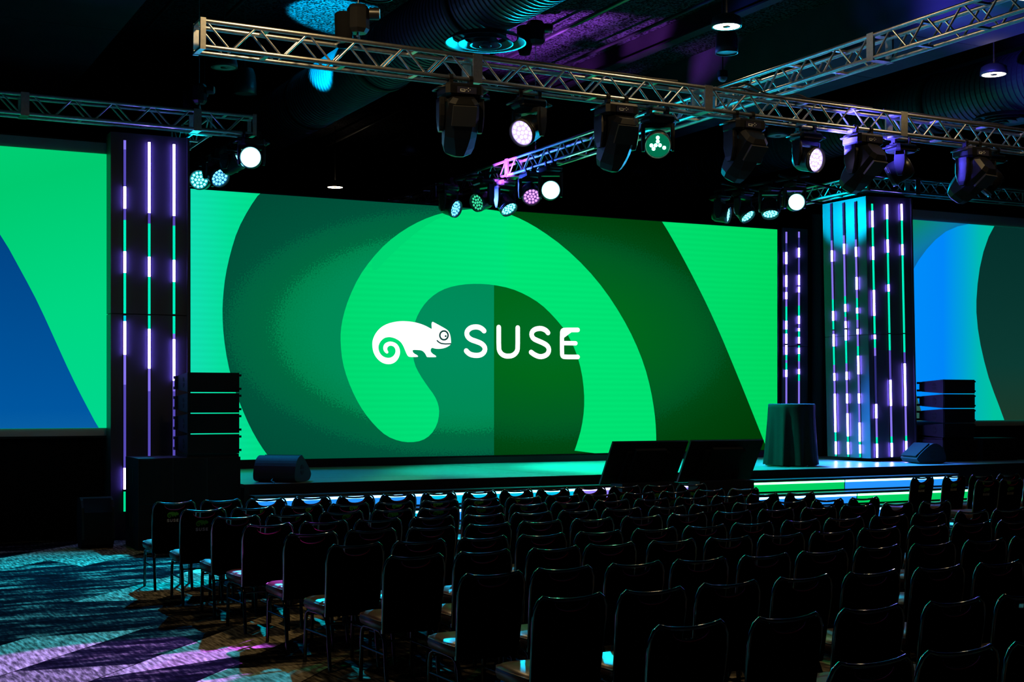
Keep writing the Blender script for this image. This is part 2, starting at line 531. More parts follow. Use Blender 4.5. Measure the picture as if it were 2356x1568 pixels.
# ring shaped house lights
M_RING_ON = EM('house_light_on', (1.0, 0.80, 0.52), 14.0)
M_RING_OFF = PM('house_light_off', (0.45, 0.45, 0.45), 0.35)
M_HOUSING = PM('house_light_housing', (0.02, 0.02, 0.02), 0.5)
def house_light(x, y, on, power, label, z=7.0, deg=120):
    t = thing('house_light', label, 'ceiling light', (x, y, z))
    MB().lathe([(.12, .16), (.19, .12), (.205, .05), (.205, 0), (.18, 0), (.18, .02)], 32, caps=False).build('housing', M_HOUSING, t)
    MB().lathe([(.055, .015), (.055, .004), (.18, .004), (.18, .015)], 32, caps=False).build('light_ring', M_RING_ON if on else M_RING_OFF, t)
    MB().lathe([(.055, .02), (.05, -.004), (.001, -.006)], 20, caps=False).build('hub', M_HOUSING, t)
    MB().tube([(0, 0, .12), (0, 0, ZC - z)], .012, 6).build('stem', M_BLACKM, t)
    if power:
        l = spot('house_light_lamp', (0, 0, -.03), (0, 0, -1), WARM, power, deg, 0.6, 0.15)
        l.parent = t
for x, y, on, p, l in (
        (11.1, 15.43, 1, 25, 'lit warm ring house light above the truss crossing'),
        (16.42, 15.82, 1, 25, 'lit warm ring house light at the upper right'),
        (11.19, 31.23, 1, 20, 'small lit ring house light just above the big screen'),
        (5.67, 20.78, 0, 0, 'unlit ring house light under the truss left end, reflecting cyan'),
        (11.03, 26.36, 0, 0, 'unlit ring house light left of the hanging washes, above the screen'),
        (16.58, 26.43, 0, 0, 'unlit ring house light below the green glowing wash'),
        (16.55, 21.35, 0, 0, 'unlit ring house light beside the right violet wash'),
        (4.5, 12.4, 1, 270, 'lit ring house light over the left seating aisle'),
        (0.3, 8.2, 1, 70, 'lit ring house light over the open carpet'),
        (9.3, 12.6, 1, 75, 'lit ring house light over the middle seating'),
        (13.4, 12.3, 1, 120, 'lit ring house light over the right seating')):
    house_light(x, y, on, p, l, 6.9 if y < 13 else 7.0, 168)
# cylinder pendants, dome sensor
def pendant(x, y, z, r, h, label, name='pendant_speaker'):
    t = thing(name, label, 'speaker', (x, y, z))
    MB().lathe([(r * .72, h), (r * .95, h * .75), (r, h * .3), (r, 0), (r * .92, 0)], 28, caps=False).lathe([(.001, h), (r * .72, h)], 28, caps=False).build('shell', M_BLACK, t)
    MB().lathe([(r * .92, .015), (.001, .02)], 28, caps=False).build('grille', PM('speaker_grille', (.05, .05, .05), .5, bump=(180, .5)), t)
    MB().tube([(0, 0, h), (0, 0, ZC - z)], .008, 6).build('cable', M_CABLE, t)
pendant(6.47, 22.43, 7.0, .19, .42, 'black can shaped pendant speaker right of the left truss end')
pendant(11.95, 16.61, 7.0, .165, .33, 'black can shaped pendant speaker under the lit ring light')
pendant(6.42, 16.33, 7.0, .19, .42, 'pendant speaker at the top edge beside the chain hoist')
pendant(10.11, 21.06, 7.0, .17, .1, 'shallow bowl pendant above the violet wash')
def dome(x, y, z, label):
    t = thing('dome_camera', label, 'camera', (x, y, z))
    MB().lathe([(.08, .1), (.085, .02), (.085, 0)], 20, caps=False).build('mount', M_BLACKM, t)
    MB().lathe([(.075, 0), (.07, -.03), (.045, -.06), (.001, -.075)], 20, caps=False).build('dome', PM('dome_glass', (.2, .2, .2), .15), t)
    MB().tube([(0, 0, .1), (0, 0, ZC - z)], .012, 6).build('stem', M_BLACKM, t)
dome(5.86, 22.67, 7.0, 'small dome camera lit cyan above the left truss end')
dome(12.78, 17.87, 7.0, 'small dome camera above the truss crossing')

# ---------------------------------------------------------------- trusses
TL, TC = 3.05, 0.255      # section length, chord spacing
TR, DR = 0.0255, 0.0125
_chord = {}
def chord_mesh(L):
    if L not in _chord:
        _chord[L] = MB().tube([(0, 0, 0), (L, 0, 0)], TR, 12).mesh('chord', M_ALU)
    return _chord[L]
DP = 0.268
_diag = [MB().tube([(0, 0, TC - .01), (DP - .045, 0, .01)], DR, 8).mesh('diagonal', M_ALU),
         MB().tube([(0, 0, .01), (DP - .045, 0, TC - .01)], DR, 8).mesh('diagonal', M_ALU)]
_cross = MB().box(-.025, .025, 0, TC, -.012, .012).mesh('crossbar', M_ALU)
_f = MB()
for y in (-.012, TC + .012):
    _f.box(0, .055, y - .014, y + .014, -.03, TC + .03)
for z in (-.012, TC + .012):
    _f.box(0, .055, .02, TC - .02, z - .012, z + .012)
_frame = _f.mesh('end_frame', M_ALU)


def truss(label, loc, yaw, lengths, tilt=0.0):
    t = thing('lighting_truss', label, 'truss', loc)
    t.rotation_euler = (0, tilt, yaw)
    x = 0.0
    for L in lengths:
        s = obj('truss_section', _frame, t, (x, 0, 0))
        obj('end_frame', _frame, s, (L - .055, 0, 0))
        for y in (0, TC):
            for z in (0, TC):
                obj('chord', chord_mesh(L), s, (0, y, z))
        nd = int((L - .1) / DP)
        off = (L - nd * DP) / 2 + .022
        for y in (0, TC):
            for k in range(nd):
                obj('diagonal', _diag[k % 2], s, (off + k * DP, y, 0))
        nc = max(1, int(L / .8))
        for k in range(nc):
            for z in (0, TC):
                obj('crossbar', _cross, s, ((k + .85) * L / (nc + .7), 0, z))
        x += L
    return t
R90 = math.pi / 2
T1 = truss('long silver box truss crossing the upper frame above the seats', (3.5, 13.725, 5.475), 0, [TL] * 5, 0.0085)
T2 = truss('silver box truss running away towards the big screen, cyan lit', (11.02, 9.14, 5.825), R90, [TL] * 5 + [2.4])
T3 = truss('dark box truss above the left projection screen', (-6.5, 19.7, 5.825), 0, [TL, TL, TL, 2.34, 0.86])
T3b = truss('short truss arm lit cyan behind the left truss end', (5.26, 20.0, 5.825), R90, [1.3])
T4 = truss('green lit box truss above the right end of the screen', (17.55, 20.0, 5.825), R90, [2.1, 2.1])
T5 = truss('dark box truss above the right projection screen', (17.3, 19.7, 5.825), 0, [1.2, TL, TL])
def pipe(label, a, b, r=.025):
    tag(MB().tube([a, b], r, 10).build('steel_pipe', M_BLACKM), label, 'pipe')
pipe('black pipe behind the left truss end carrying three washes', (5.68, 19.6, 5.775), (5.60, 22.3, 5.775))
pipe('black cross pipe under the far end of the central truss', (10.05, 21.5, 5.725), (11.15, 21.5, 5.775))
pipe('black lengthwise pipe beside the far end of the central truss', (10.32, 20.8, 5.775), (9.92, 22.3, 5.775))
pipe('black lengthwise pipe carrying the right cluster of washes', (15.9, 19.6, 5.95), (15.5, 21.9, 5.95))
pipe('upper arm pipe between right truss and wash pipe, nearer the seats', (15.6, 20.1, 6.0), (17.6, 20.1, 5.775))
pipe('upper arm pipe between right truss and wash pipe, farther away', (15.2, 21.3, 6.0), (17.6, 21.3, 5.775))
def cable(label, pts, r=.012, n=6):
    q = []
    P = [Vector(p) for p in pts]
    for i in range(len(P) - 1):
        p0, p1, p2, p3 = P[max(i - 1, 0)], P[i], P[i + 1], P[min(i + 2, len(P) - 1)]
        for k in range(8):
            u = k / 8
            q.append(.5 * ((2 * p1) + (p2 - p0) * u + (2 * p0 - 5 * p1 + 4 * p2 - p3) * u * u + (3 * p1 - p0 - 3 * p2 + p3) * u ** 3))
    q.append(P[-1])
    tag(MB().tube(q, r, n).build('cable', M_CABLE), label, 'cable')
def t1z(x, top=True):
    return 5.475 - (x - 3.5) * .0085 + (TC + TR if top else -TR)
for k, (a, b) in enumerate(((6.4, 9.2), (9.9, 12.2), (12.4, 14.6))):
    for j in range(2):
        pts = []
        n = 9
        for i in range(n):
            x = a + (b - a) * i / (n - 1)
            pts.append((x, 13.8 + .08 * j + random.uniform(-.03, .03), t1z(x) + .012 + (.10 * random.random() if i % 3 == 1 and k == 1 else .01)))
        cable(('left', 'middle', 'right')[k] + ' run of black cable lying on the long truss, ' + ('nearer' if j == 0 else 'farther') + ' strand', pts, .014)

# ---------------------------------------------------------------- stage
ZS = 0.83
M_DECK = PM('stage_deck', (0.16, 0.16, 0.17), 0.30, noise=(6, 0.18), bump=(60, 0.06))
SX0, SX1, SY0, SY1 = 5.26, 20.8, 18.27, 22.55
stage = thing('stage', 'raised stage with dark decks and black front edge below the screen', 'stage', (SX0, SY0, 0))
MB().box(0, SX1 - SX0, 0.02, 8, 0, ZS - 0.06).build('substructure', M_BLACKM, stage)
MB().box(0, SX1 - SX0, 0, 0.02, 0, ZS - 0.005).build('fascia', M_BLACKM, stage)
ny = 4
dw, dd = 2.44, (SY1 - SY0) / ny
xs = [0.0]
while xs[-1] < SX1 - SX0 - .01:
    xs.append(min(xs[-1] + dw, SX1 - SX0))
for j in range(ny):
    for a, b in zip(xs, xs[1:]):
        w = b - a
        MB().box(.004, w - .004, .004, dd - .004, -.05, 0).build('deck_panel', M_DECK, stage, (a, j * dd, ZS + random.uniform(-.001, .001)))
# lit steps along the front: three treads, five modules
steps = thing('stage_steps', 'stage steps with glowing blue and green risers along the stage front', 'steps', (5.31, SY0, 0))
M_TREAD = PM('step_tread', (0.03, 0.03, 0.033), 0.3)
RC = {'b': (0.02, 0.30, 1.0), 'g': (0.0, 0.62, 0.12), 'c': (0.0, 0.55, 0.85), 'v': (0.30, 0.22, 1.0)}
M_RIS = {k: EM('riser_glow_' + k, c, 1.0) for k, c in RC.items()}
M_RSTRIP = {k: EM('riser_strip_' + k, tuple(min(1, x + .12) for x in c), 8.0) for k, c in RC.items()}
for i, (zt, order) in enumerate(((0.69, 'bcvgb'), (0.48, 'cbgbg'), (0.27, 'bcgcb'))):
    yn = -.32 - .3 * i
    for m in range(5):
        x0 = m * 2.5
        MB().box(.003, 2.497, 0, .3, -.04, 0).build('tread', M_TREAD, steps, (x0, yn, zt))
        kk = order[m]
        rz = .2 - .04
        p = MB().box(.012, 2.488, 0, .008, -rz + .012, 0).build('riser_panel', M_RIS[kk], steps, (x0, yn + .03, zt - .04))
        MB().box(.012, 2.488, -.008, -.001, -.036, -.002).build('light_strip', M_RSTRIP[kk], p)
    MB().box(0, 12.5, .05, .30, 0, zt - .045).build('carriage', M_BLACKM, steps, (0, yn, 0))

# ---------------------------------------------------------------- LED wall
led = thing('led_wall', 'wide LED wall showing green spiral, white lizard emblem and white lettering', 'screen', (5.61, 22.6, 0.97))
LW, LH = 11.89, 4.44
n = NT('led_background')
def ell(cx, cz, rx, rz):
    a = n.math('DIVIDE', n.math('SUBTRACT', n.x, cx), rx)
    b = n.math('DIVIDE', n.math('SUBTRACT', n.z, cz), rz)
    return n.math('SQRT', n.math('ADD', n.math('MULTIPLY', a, a), n.math('MULTIPLY', b, b)))
ns = n.math('MULTIPLY', n.math('SUBTRACT', n.noise(38, 3), 0.5), 0.34)
eL = n.math('MULTIPLY', n.math('ADD', ell(5.0, 2.2, 3.6, 1.78), ns), 0.5)
cL = n.ramp(eL, [(0.0, '008d5e'), (0.40, '008a55'), (0.485, '00824c'), (0.505, '00683f'), (0.60, '006240'), (0.62, '00523a'), (0.8, '004a36')])
eR = n.math('MULTIPLY', n.math('ADD', ell(6.6, 2.2, 4.0, 1.9), ns), 0.5)
cR = n.ramp(eR, [(0.0, '006a24'), (0.2, '00661a'), (0.42, '005a22'), (0.49, '005020'), (0.52, '004714'), (0.62, '003f0c'), (0.8, '003806')])
side = n.math('GREATER_THAN', n.x, 5.52)
fine = n.math('ADD', n.math('MULTIPLY', n.noise(160, 1), 0.3), 0.85)
mxx = n.mix(side, cL, cR)
sc_ = n.t.nodes.new('ShaderNodeVectorMath'); sc_.operation = 'SCALE'
n.t.links.new(mxx, sc_.inputs[0]); n.t.links.new(fine, sc_.inputs['Scale'])
M_LBG = n.out(sc_.outputs[0], 1.0)
MB().box(0, LW, 0, .03, 0, LH).build('display_surface', M_LBG, led)
MB().box(-.06, LW + .06, .03, .16, -.04, LH + .03).box(-.035, 0, -.01, .03, -.03, LH + .02).box(LW, LW + .035, -.01, .03, -.03, LH + .02).build('cabinet_back', M_BLACKM, led)
MB().box(-.3, LW + .3, .04, .12, -.14, -.04).box(-.1, LW + .1, -.0, .05, -.14, -.03).build('plinth', M_BLACKM, led)
def led_green(name, stops, lo, hi, axis='x'):
    q = NT(name)
    f = q.math('DIVIDE', q.math('SUBTRACT', q.x if axis == 'x' else q.z, lo), hi - lo)
    # faint scan bands of the panel
    w = q.math('ADD', q.math('MULTIPLY', q.math('SINE', q.math('MULTIPLY', q.z, 62.0)), 0.025), 0.985)
    col = q.ramp(f, stops)
    v = q.t.nodes.new('ShaderNodeVectorMath'); v.operation = 'SCALE'
    q.t.links.new(col, v.inputs[0]); q.t.links.new(w, v.inputs['Scale'])
    return q.out(v.outputs[0], 1.0)
M_G1 = led_green('led_green_left', [(0, '12dfb4'), (0.5, '04e09a'), (1, '00df86')], 0, 1.3)
M_G2 = led_green('led_green_spiral', [(0, '00dc72'), (0.48, '00e47c'), (0.52, '00e676'), (1, '00e272')], 2.6, 9.0)
M_G3 = led_green('led_green_right', [(0, '00e070'), (1, '00da62')], 9.1, 11.9)
M_FOLD = EM('led_green_fold', '00d873', 1.0)
M_WHT = EM('led_white', (0.98, 0.99, 1.0), 1.15)
M_INK = EM('led_ink', '0c3f3a', 1.0)
le = smooth_loop(LEFT_EDGE, 1, False)
clampz = lambda P: [(min(LW, max(0, x)), min(LH, max(0, z))) for x, z in P]
MB().prism_xz(clampz([(0, LH)] + [(0, 0)] + list(reversed(le))), -.004, 0).build('artwork_left_field', M_G1, led)
MB().prism_xz(clampz(smooth_loop(SPIRAL, 1)), -.004, 0).build('artwork_spiral', M_G2, led)
MB().prism_xz(clampz(smooth_loop(FOLD, 1)), -.006, -.004).build('artwork_fold', M_FOLD, led)
re_ = smooth_loop(RIGHT_EDGE, 1, False)
MB().prism_xz(clampz(re_ + [(LW, 0), (LW, LH)]), -.004, 0).build('artwork_right_field', M_G3, led)
MB().prism_xz(smooth_loop(CHAM, 1), -.012, -.008).build('lizard_emblem', M_WHT, led)
MB().stroke_xz(EYE, .028, -.016, -.012, True).prism_xz(PUPIL, -.016, -.012).stroke_xz(MOUTH, .022, -.016, -.012).build('emblem_face_lines', M_INK, led)
for P, w in ((S1, .094), (U1, .092), (S2, .094)):
    MB().stroke_xz(smooth_loop(P, 1, False), w, -.012, -.008).build('letter', M_WHT, led)
MB().stroke_xz(smooth_loop(E1, 1, False), .086, -.012, -.008).stroke_xz(E2, .082, -.012, -.008).build('letter', M_WHT, led)

# ---------------------------------------------------------------- projection screens
M_VINYL = PM('screen_border_vinyl', (0.35, 0.33, 0.36), 0.7)
def proj_screen(x0, x1, label):
    t = thing('projection_screen', label, 'screen', (x0, 20.2, 1.46))
    w = x1 - x0
    b = MB()
    b.box(-.09, w + .09, .012, .03, 0, 4.15).build('border', M_VINYL, t)
    MB().box(-.12, w + .12, .03, .08, -.03, 4.18).build('frame', M_BLACKM, t)
    return t, w
tl, wl = proj_screen(-3.1, 3.85, 'left projection screen glowing green with a dark blue corner')
q = NT('projection_green')
f = q.math('ADD', q.math('MULTIPLY', q.z, 0.18), q.math('MULTIPLY', q.math('SUBTRACT', 6.95, q.x), 0.06))
PG = q.out(q.ramp(f, [(0.0, '00dd92'), (0.35, '00dc86'), (0.7, '00cf72'), (1.0, '00d97c')]), 0.95)
q = NT('projection_blue')
PBm = q.out(q.ramp(q.math('MULTIPLY', q.z, 0.26), [(0.0, '0a62a8'), (0.1, '0058a4'), (0.5, '004c92'), (1.0, '023a78')]), 0.95)
MB().box(0, wl, 0, .012, .11, 3.99).build('picture', PG, tl)
lb = [(x + 3.1, z - 1.46) for x, z in [(1.8, 5.0), (2.1, 4.62), (2.391, 4.234), (2.506, 4.046), (2.622, 3.827), (2.739, 3.607), (2.857, 3.376), (2.975, 3.122), (3.074, 2.898), (3.173, 2.672), (3.273, 2.446), (3.373, 2.229), (3.474, 2.021), (3.575, 1.823), (3.656, 1.666), (3.712, 1.571)]]
MB().prism_xz([(0, .11), (0, 3.7), (2.5, 3.8)] + [(3.4, 3.75)] * 0 + [(max(0, a), b) for a, b in lb], -.004, 0).build('picture_blue_corner', PBm, tl)
tr, wr = proj_screen(18.79, 25.7, 'right projection screen glowing blue and teal with a dark right side')
q = NT('projection_azure')
PA = q.out(q.ramp(q.math('DIVIDE', q.x, 2.2), [(0.0, '0090ff'), (0.38, '008aff'), (0.62, '00a6dc'), (0.82, '00bfb4'), (1.0, '00c8a4')]), 0.95)
q = NT('projection_dark')
PD = q.out(q.ramp(q.math('MULTIPLY', q.z, 0.25), [(0.0, '1c3a2a'), (0.3, '0c3c34'), (1.0, '04302c')]), 0.9)
q = NT('projection_top_wedge')
PW = q.out(q.ramp(q.math('ADD', q.math('MULTIPLY', q.math('SUBTRACT', q.z, 2.8), 0.75), q.math('MULTIPLY', q.x, -0.45)), [(0.0, '0a5fc0'), (0.35, '0f86b4'), (0.9, '0a9a5a')]), 0.8)
PQ = EM('projection_low_wedge', '2f5f58', 0.8)
MB().box(0, wr, 0, .012, .11, 3.95).build('picture', PA, tr)
off = lambda P: [(max(0, x - 18.79), z - 1.46) for x, z in P]
RA = off([(20.296, 5.41), (20.005, 5.348), (19.698, 5.23), (19.431, 5.058), (19.205, 4.861), (18.999, 4.639), (18.85, 4.434), (18.79, 4.29)])
RB = off([(20.98, 5.41), (20.827, 5.19), (20.689, 4.891), (20.59, 4.566), (20.531, 4.244), (20.5, 3.923), (20.5, 3.691), (20.539, 3.372), (20.61, 3.053), (20.708, 2.735), (20.827, 2.415), (20.967, 2.123), (21.106, 1.859), (21.25, 1.57)])
MB().prism_xz(RA + [(0, 3.95)], -.004, 0).build('picture_top_wedge', PW, tr)
MB().prism_xz(RB + [(wr, .11), (wr, 3.95)], -.004, 0).build('picture_dark_side', PD, tr)
MB().prism_xz(off([(18.79, 2.55), (18.82, 2.428), (18.869, 2.258), (18.98, 1.976), (19.074, 1.749), (19.137, 1.57), (18.79, 1.57)]), -.004, 0).build('picture_low_wedge', PQ, tr)

# ---------------------------------------------------------------- drapes
def drape(label, x0, x1, y, z0, z1, pitch, amp, mat=M_DRAPE):
    k = max(8, int((x1 - x0) / pitch * 6))
    V, F = [], []
    for i in range(k + 1):
        u = i / k
        x = x0 + (x1 - x0) * u
        ph = (x - x0) / pitch * 2 * math.pi
        dy = amp * math.sin(ph + .8 * math.sin(ph * .37))
        V += [(x, y + dy * .7, z1), (x, y + dy, (z0 + z1) / 2), (x, y + dy * 1.15, z0),
              (x, y + dy * .7 + .012, z1), (x, y + dy + .012, (z0 + z1) / 2), (x, y + dy * 1.15 + .012, z0)]
    for i in range(k):
        a, b = i * 6, i * 6 + 6
        F += [(a, a + 1, b + 1, b), (a + 1, a + 2, b + 2, b + 1), (a + 3, b + 3, b + 4, a + 4), (a + 4, b + 4, b + 5, a + 5)]
    o = MB().add(V, F, True).build('drape', mat)
    tag(o, label, 'curtain')
M_DRAPE2 = PM('stage_velour', (0.02, 0.02, 0.024), 0.85, spec=0.2)
drape('black skirt hanging below the left projection screen', -4, 3.78, 20.32, 0, 1.5, .3, .04)
drape('black skirt hanging below the right projection screen', 18.9, 26.5, 20.4, .845, 1.5, .3, .04)
drape('dark velour drape between screen edge and right light column', 18.22, 19.6, 22.4, .83, 5.75, .34, .05, M_DRAPE2)
drape('black backdrop behind the left light column', 3.0, 5.2, 22.9, 0, 5.7, .4, .05)

# ---------------------------------------------------------------- light columns
M_PANEL = PM('column_panel', (0.045, 0.045, 0.055), 0.38, spec=0.4)
M_PANEL_SAT = PM('column_panel_satin', (0.075, 0.075, 0.085), 0.42, spec=0.4)
SEG = {'B': EM('strip_bright', (0.20, 0.12, 1.0), 55.0), 'T': EM('strip_teal', (0.0, 0.86, 0.52), 1.0), 'C': EM('strip_cyan', (0.0, 0.6, 0.75), 1.0),
       'D': EM('strip_dim', (0.10, 0.075, 0.50), 0.9), 'P': EM('strip_lilac', (0.24, 0.18, 0.85), 1.0), 'V': EM('strip_faint', (0.03, 0.03, 0.22), 0.8),
       'G': EM('strip_green', (0.0, 0.75, 0.30), 1.0), 'K': M_BLACK}
STRIPS = {
    'left1': [(5.61,5.48,'P'),(5.48,4.96,'D'),(4.96,4.65,'B'),(4.65,4.49,'D'),(4.49,4.05,'T'),(4.05,3.75,'B'),(3.75,3.18,'T'),(3.18,3.15,'K'),(3.15,3.07,'C'),(3.07,2.6,'B'),(2.6,2.18,'P'),(2.18,1.01,'D'),(1.01,0.71,'B'),(0.71,0.68,'K'),(0.68,0.4,'G')],
    'left2': [(5.61,4.61,'B'),(4.61,4.46,'D'),(4.46,3.99,'T'),(3.99,3.71,'B'),(3.71,3.18,'T'),(3.18,3.16,'K'),(3.16,2.97,'T'),(2.97,2.41,'B'),(2.41,2.09,'P'),(2.09,0.67,'D')],
    'left3': [(5.61,4.59,'B'),(4.59,4.45,'D'),(4.45,3.96,'T'),(3.96,3.65,'B'),(3.65,3.19,'T'),(3.19,3.16,'K'),(3.16,2.91,'T'),(2.91,2.83,'P'),(2.83,2.24,'B'),(2.24,2.09,'P'),(2.09,0.66,'D')],
    'front1': [(5.58,5.45,'T'),(5.45,5.15,'B'),(5.15,4.79,'T'),(4.79,4.55,'B'),(4.55,3.99,'T'),(3.99,3.52,'B'),(3.52,3.19,'T'),(3.19,3.17,'K'),(3.17,3.09,'B'),(3.09,2.93,'T'),(2.93,2.78,'P'),(2.78,1.89,'V'),(1.89,1.63,'B'),(1.63,1.28,'P'),(1.28,1.16,'T'),(1.16,0.88,'B'),(0.88,0.84,'T')],
    'front2': [(5.58,5.31,'B'),(5.31,4.93,'T'),(4.93,4.69,'B'),(4.69,4.1,'T'),(4.1,3.97,'B'),(3.97,3.2,'T'),(3.2,3.18,'K'),(3.18,2.88,'T'),(2.88,2.33,'D'),(2.33,1.85,'B'),(1.85,1.28,'P'),(1.28,1.16,'T'),(1.16,0.88,'B'),(0.88,0.82,'T')],
    'front3': [(5.6,5.3,'B'),(5.3,4.85,'T'),(4.85,4.65,'B'),(4.65,3.2,'T'),(3.2,3.18,'K'),(3.18,2.84,'T'),(2.84,2.63,'D'),(2.63,1.84,'B'),(1.84,1.28,'P'),(1.28,1.18,'T'),(1.18,0.81,'B')],
    'side1': [(5.7,5.0,'V'),(5.0,4.81,'P'),(4.81,4.6,'B'),(4.6,3.88,'P'),(3.88,3.66,'T'),(3.66,3.48,'B'),(3.48,3.31,'T'),(3.31,3.29,'K'),(3.29,3.22,'P'),(3.22,2.99,'B'),(2.99,2.64,'T'),(2.64,2.48,'P'),(2.48,2.34,'B'),(2.34,2.09,'P'),(2.09,1.36,'B'),(1.36,1.18,'T'),(1.18,0.94,'B'),(0.94,0.89,'T')],
    'side2': [(5.67,5.06,'V'),(5.06,4.9,'P'),(4.9,4.71,'B'),(4.71,3.92,'P'),(3.92,3.77,'T'),(3.77,3.63,'B'),(3.63,3.53,'T'),(3.53,3.45,'P'),(3.45,3.32,'B'),(3.32,3.29,'K'),(3.29,3.09,'B'),(3.09,2.66,'T'),(2.66,2.5,'P'),(2.5,2.35,'B'),(2.35,2.09,'P'),(2.09,1.91,'B'),(1.91,1.72,'P'),(1.72,1.29,'B'),(1.29,1.18,'T'),(1.18,0.95,'B'),(0.95,0.9,'T')],
    'side3': [(5.65,4.95,'V'),(4.95,4.81,'P'),(4.81,4.63,'B'),(4.63,4.25,'P'),(4.25,4.02,'B'),(4.02,3.86,'P'),(3.86,3.68,'T'),(3.68,3.58,'B'),(3.58,3.46,'T'),(3.46,3.31,'P'),(3.31,3.29,'K'),(3.29,3.19,'B'),(3.19,2.97,'P'),(2.97,2.79,'T'),(2.79,2.45,'B'),(2.45,2.09,'P'),(2.09,1.91,'B'),(1.91,1.55,'P'),(1.55,1.2,'B'),(1.2,1.14,'T'),(1.14,0.98,'B'),(0.98,0.9,'T')],
    'back1': [(5.37,5.14,'P'),(5.14,4.96,'V'),(4.96,4.72,'B'),(4.72,4.49,'D'),(4.49,4.26,'B'),(4.26,4.15,'P'),(4.15,4.01,'B'),(4.01,3.86,'P'),(3.86,3.57,'T'),(3.57,3.4,'B'),(3.4,3.31,'T'),(3.31,3.11,'B'),(3.11,3.08,'K'),(3.08,2.89,'B'),(2.89,2.78,'T'),(2.78,2.72,'P'),(2.72,2.58,'T'),(2.58,2.44,'B'),(2.44,1.0,'P')],
    'back2': [(5.39,5.27,'P'),(5.27,5.06,'V'),(5.06,4.87,'B'),(4.87,4.51,'D'),(4.51,4.31,'B'),(4.31,4.27,'P'),(4.27,4.16,'B'),(4.16,3.89,'P'),(3.89,3.68,'T'),(3.68,3.52,'B'),(3.52,3.43,'P'),(3.43,3.37,'B'),(3.37,3.25,'T'),(3.25,3.12,'B'),(3.12,3.08,'K'),(3.08,3.03,'T'),(3.03,2.91,'B'),(2.91,2.76,'T'),(2.76,2.6,'P'),(2.6,2.5,'B'),(2.5,2.36,'T'),(2.36,0.99,'P')],
}
def light_strip(parent, key, w=.032, proud=.03, zmin=-9.0):
    """a strip in the local xz plane of parent's face, at x = 0, facing -y"""
    segs = [(a, max(b, zmin), k) for a, b, k in STRIPS[key] if a > zmin + .01]
    zt, zb = segs[0][0], segs[-1][1]
    h = MB().box(-w / 2 - .006, w / 2 + .006, -.012, 0, zb - .01, zt + .01).build('light_strip', M_BLACK, parent)
    for a, b, k in segs:
        MB().box(-w / 2, w / 2, -proud, -.012, b, a).build('lit_segment', SEG[k], h)
    return h
def column(label, loc, faces, w, d, z0, z1, lean=0.0):
    t = thing('light_column', label, 'light column', loc)
    t.rotation_euler = (0, lean, 0)
    zz = loc[2]
    for a, b, nm in ((z0, 3.17, 'lower_panel'), (3.18, z1, 'upper_panel')):
        MB().box(0, w, 0, .02, a - zz, b - zz).build(nm, M_PANEL, t)
        MB().box(0, .02, .02, d, a - zz, b - zz).build(nm, M_PANEL_SAT, t)
    MB().box(.02, w, .02, d, z0 - zz, z1 - zz - .02).build('core', M_BLACKM, t)
    MB().box(w - .002, w + .03, -.03, d, z0 - zz, z1 - zz).build('edge_trim', M_PANEL, t)
    for face, off_, key in faces:
        if face == 'front':
            h = light_strip(t, key, zmin=z0 + .012)
            h.location = (off_, 0, -zz)
        else:
            h = light_strip(t, key, zmin=z0 + .012)
            h.rotation_euler = (0, 0, -math.pi / 2)
            h.location = (0, off_, -zz)
    return t
column('tall black left column with three violet light strips', (3.82, 19.9, 0), [('front', .19, 'left1'), ('front', .53, 'left2'), ('front', .88, 'left3')], 1.07, .9, 0.0, 5.72)
column('tall right column with violet and green light strips on two faces', (17.52, 19.85, .86),
       [('front', .13, 'front1'), ('front', .485, 'front2'), ('front', .84, 'front3'), ('side', .27, 'side3'), ('side', .60, 'side2'), ('side', .95, 'side1')], 1.07, 1.22, .892, 5.72, -.026)
t = thing('light_panel', 'black panel with two violet light strips beside the big screen', 'light column', (17.62, 22.58, .835))
for a, b, nm in ((.0, 2.22, 'lower_panel'), (2.23, 4.62, 'upper_panel')):
    MB().box(0, .64, 0, .04, a, b).build(nm, M_PANEL, t)
for k, x in (('back1', .08), ('back2', .40)):
    h = light_strip(t, k)
    h.location = (x, 0, -.835)

# ---------------------------------------------------------------- speakers
M_CAB = PM('speaker_cabinet', (0.010, 0.011, 0.013), 0.65, spec=0.25, bump=(150, .25))
M_GRL = PM('speaker_grille_front', (0.003, 0.003, 0.0035), 0.8, spec=0.2, bump=(260, .4))
M_HOLE = PM('recess_black', (0.002, 0.002, 0.002), 0.9)
def halfmoon(y, zc, r, x0, x1, gap, s):
    """a half moon pocket on a side face (x0..x1), centred at y, zc"""
    P = [(y + r * math.cos(a), zc + s * gap / 2 + s * r * math.sin(a)) for a in [math.pi * k / 8 for k in range(9)]]
    return MB().prism_yz(P, x0, x1)
def array_box(parent, z, w, h, d):
    """tapered line array box: front face at y=0"""
    s = .72
    poly = [(0, 0), (d, h * (1 - s) / 2), (d, h - h * (1 - s) / 2), (0, h)]
    b = MB().prism_yz(poly, 0, w).build('array_box', M_CAB, parent, (0, 0, z))
    MB().box(.012, w - .012, -.02, 0, .006, h - .012).build('front_grille', M_GRL, b)
    for sgn in (1, -1):
        halfmoon(d * .42, h / 2, .055, -.004, .0, .022, sgn).build('side_handle', M_HOLE, b)
    MB().prism_yz([(d - .02, h * .15), (d + .10, h * .15), (d + .10, h * .3), (d + .03, h * .3), (d + .03, h * .7), (d + .10, h * .7), (d + .10, h * .85), (d - .02, h * .85)], -.03, .015).build('rigging_bracket', M_BLACKM, b)
    for zz in (.03, h - .05):
        MB().box(w, w + .03, .0, .05, zz, zz + .03).build('rigging_pin', M_BLACKM, b)
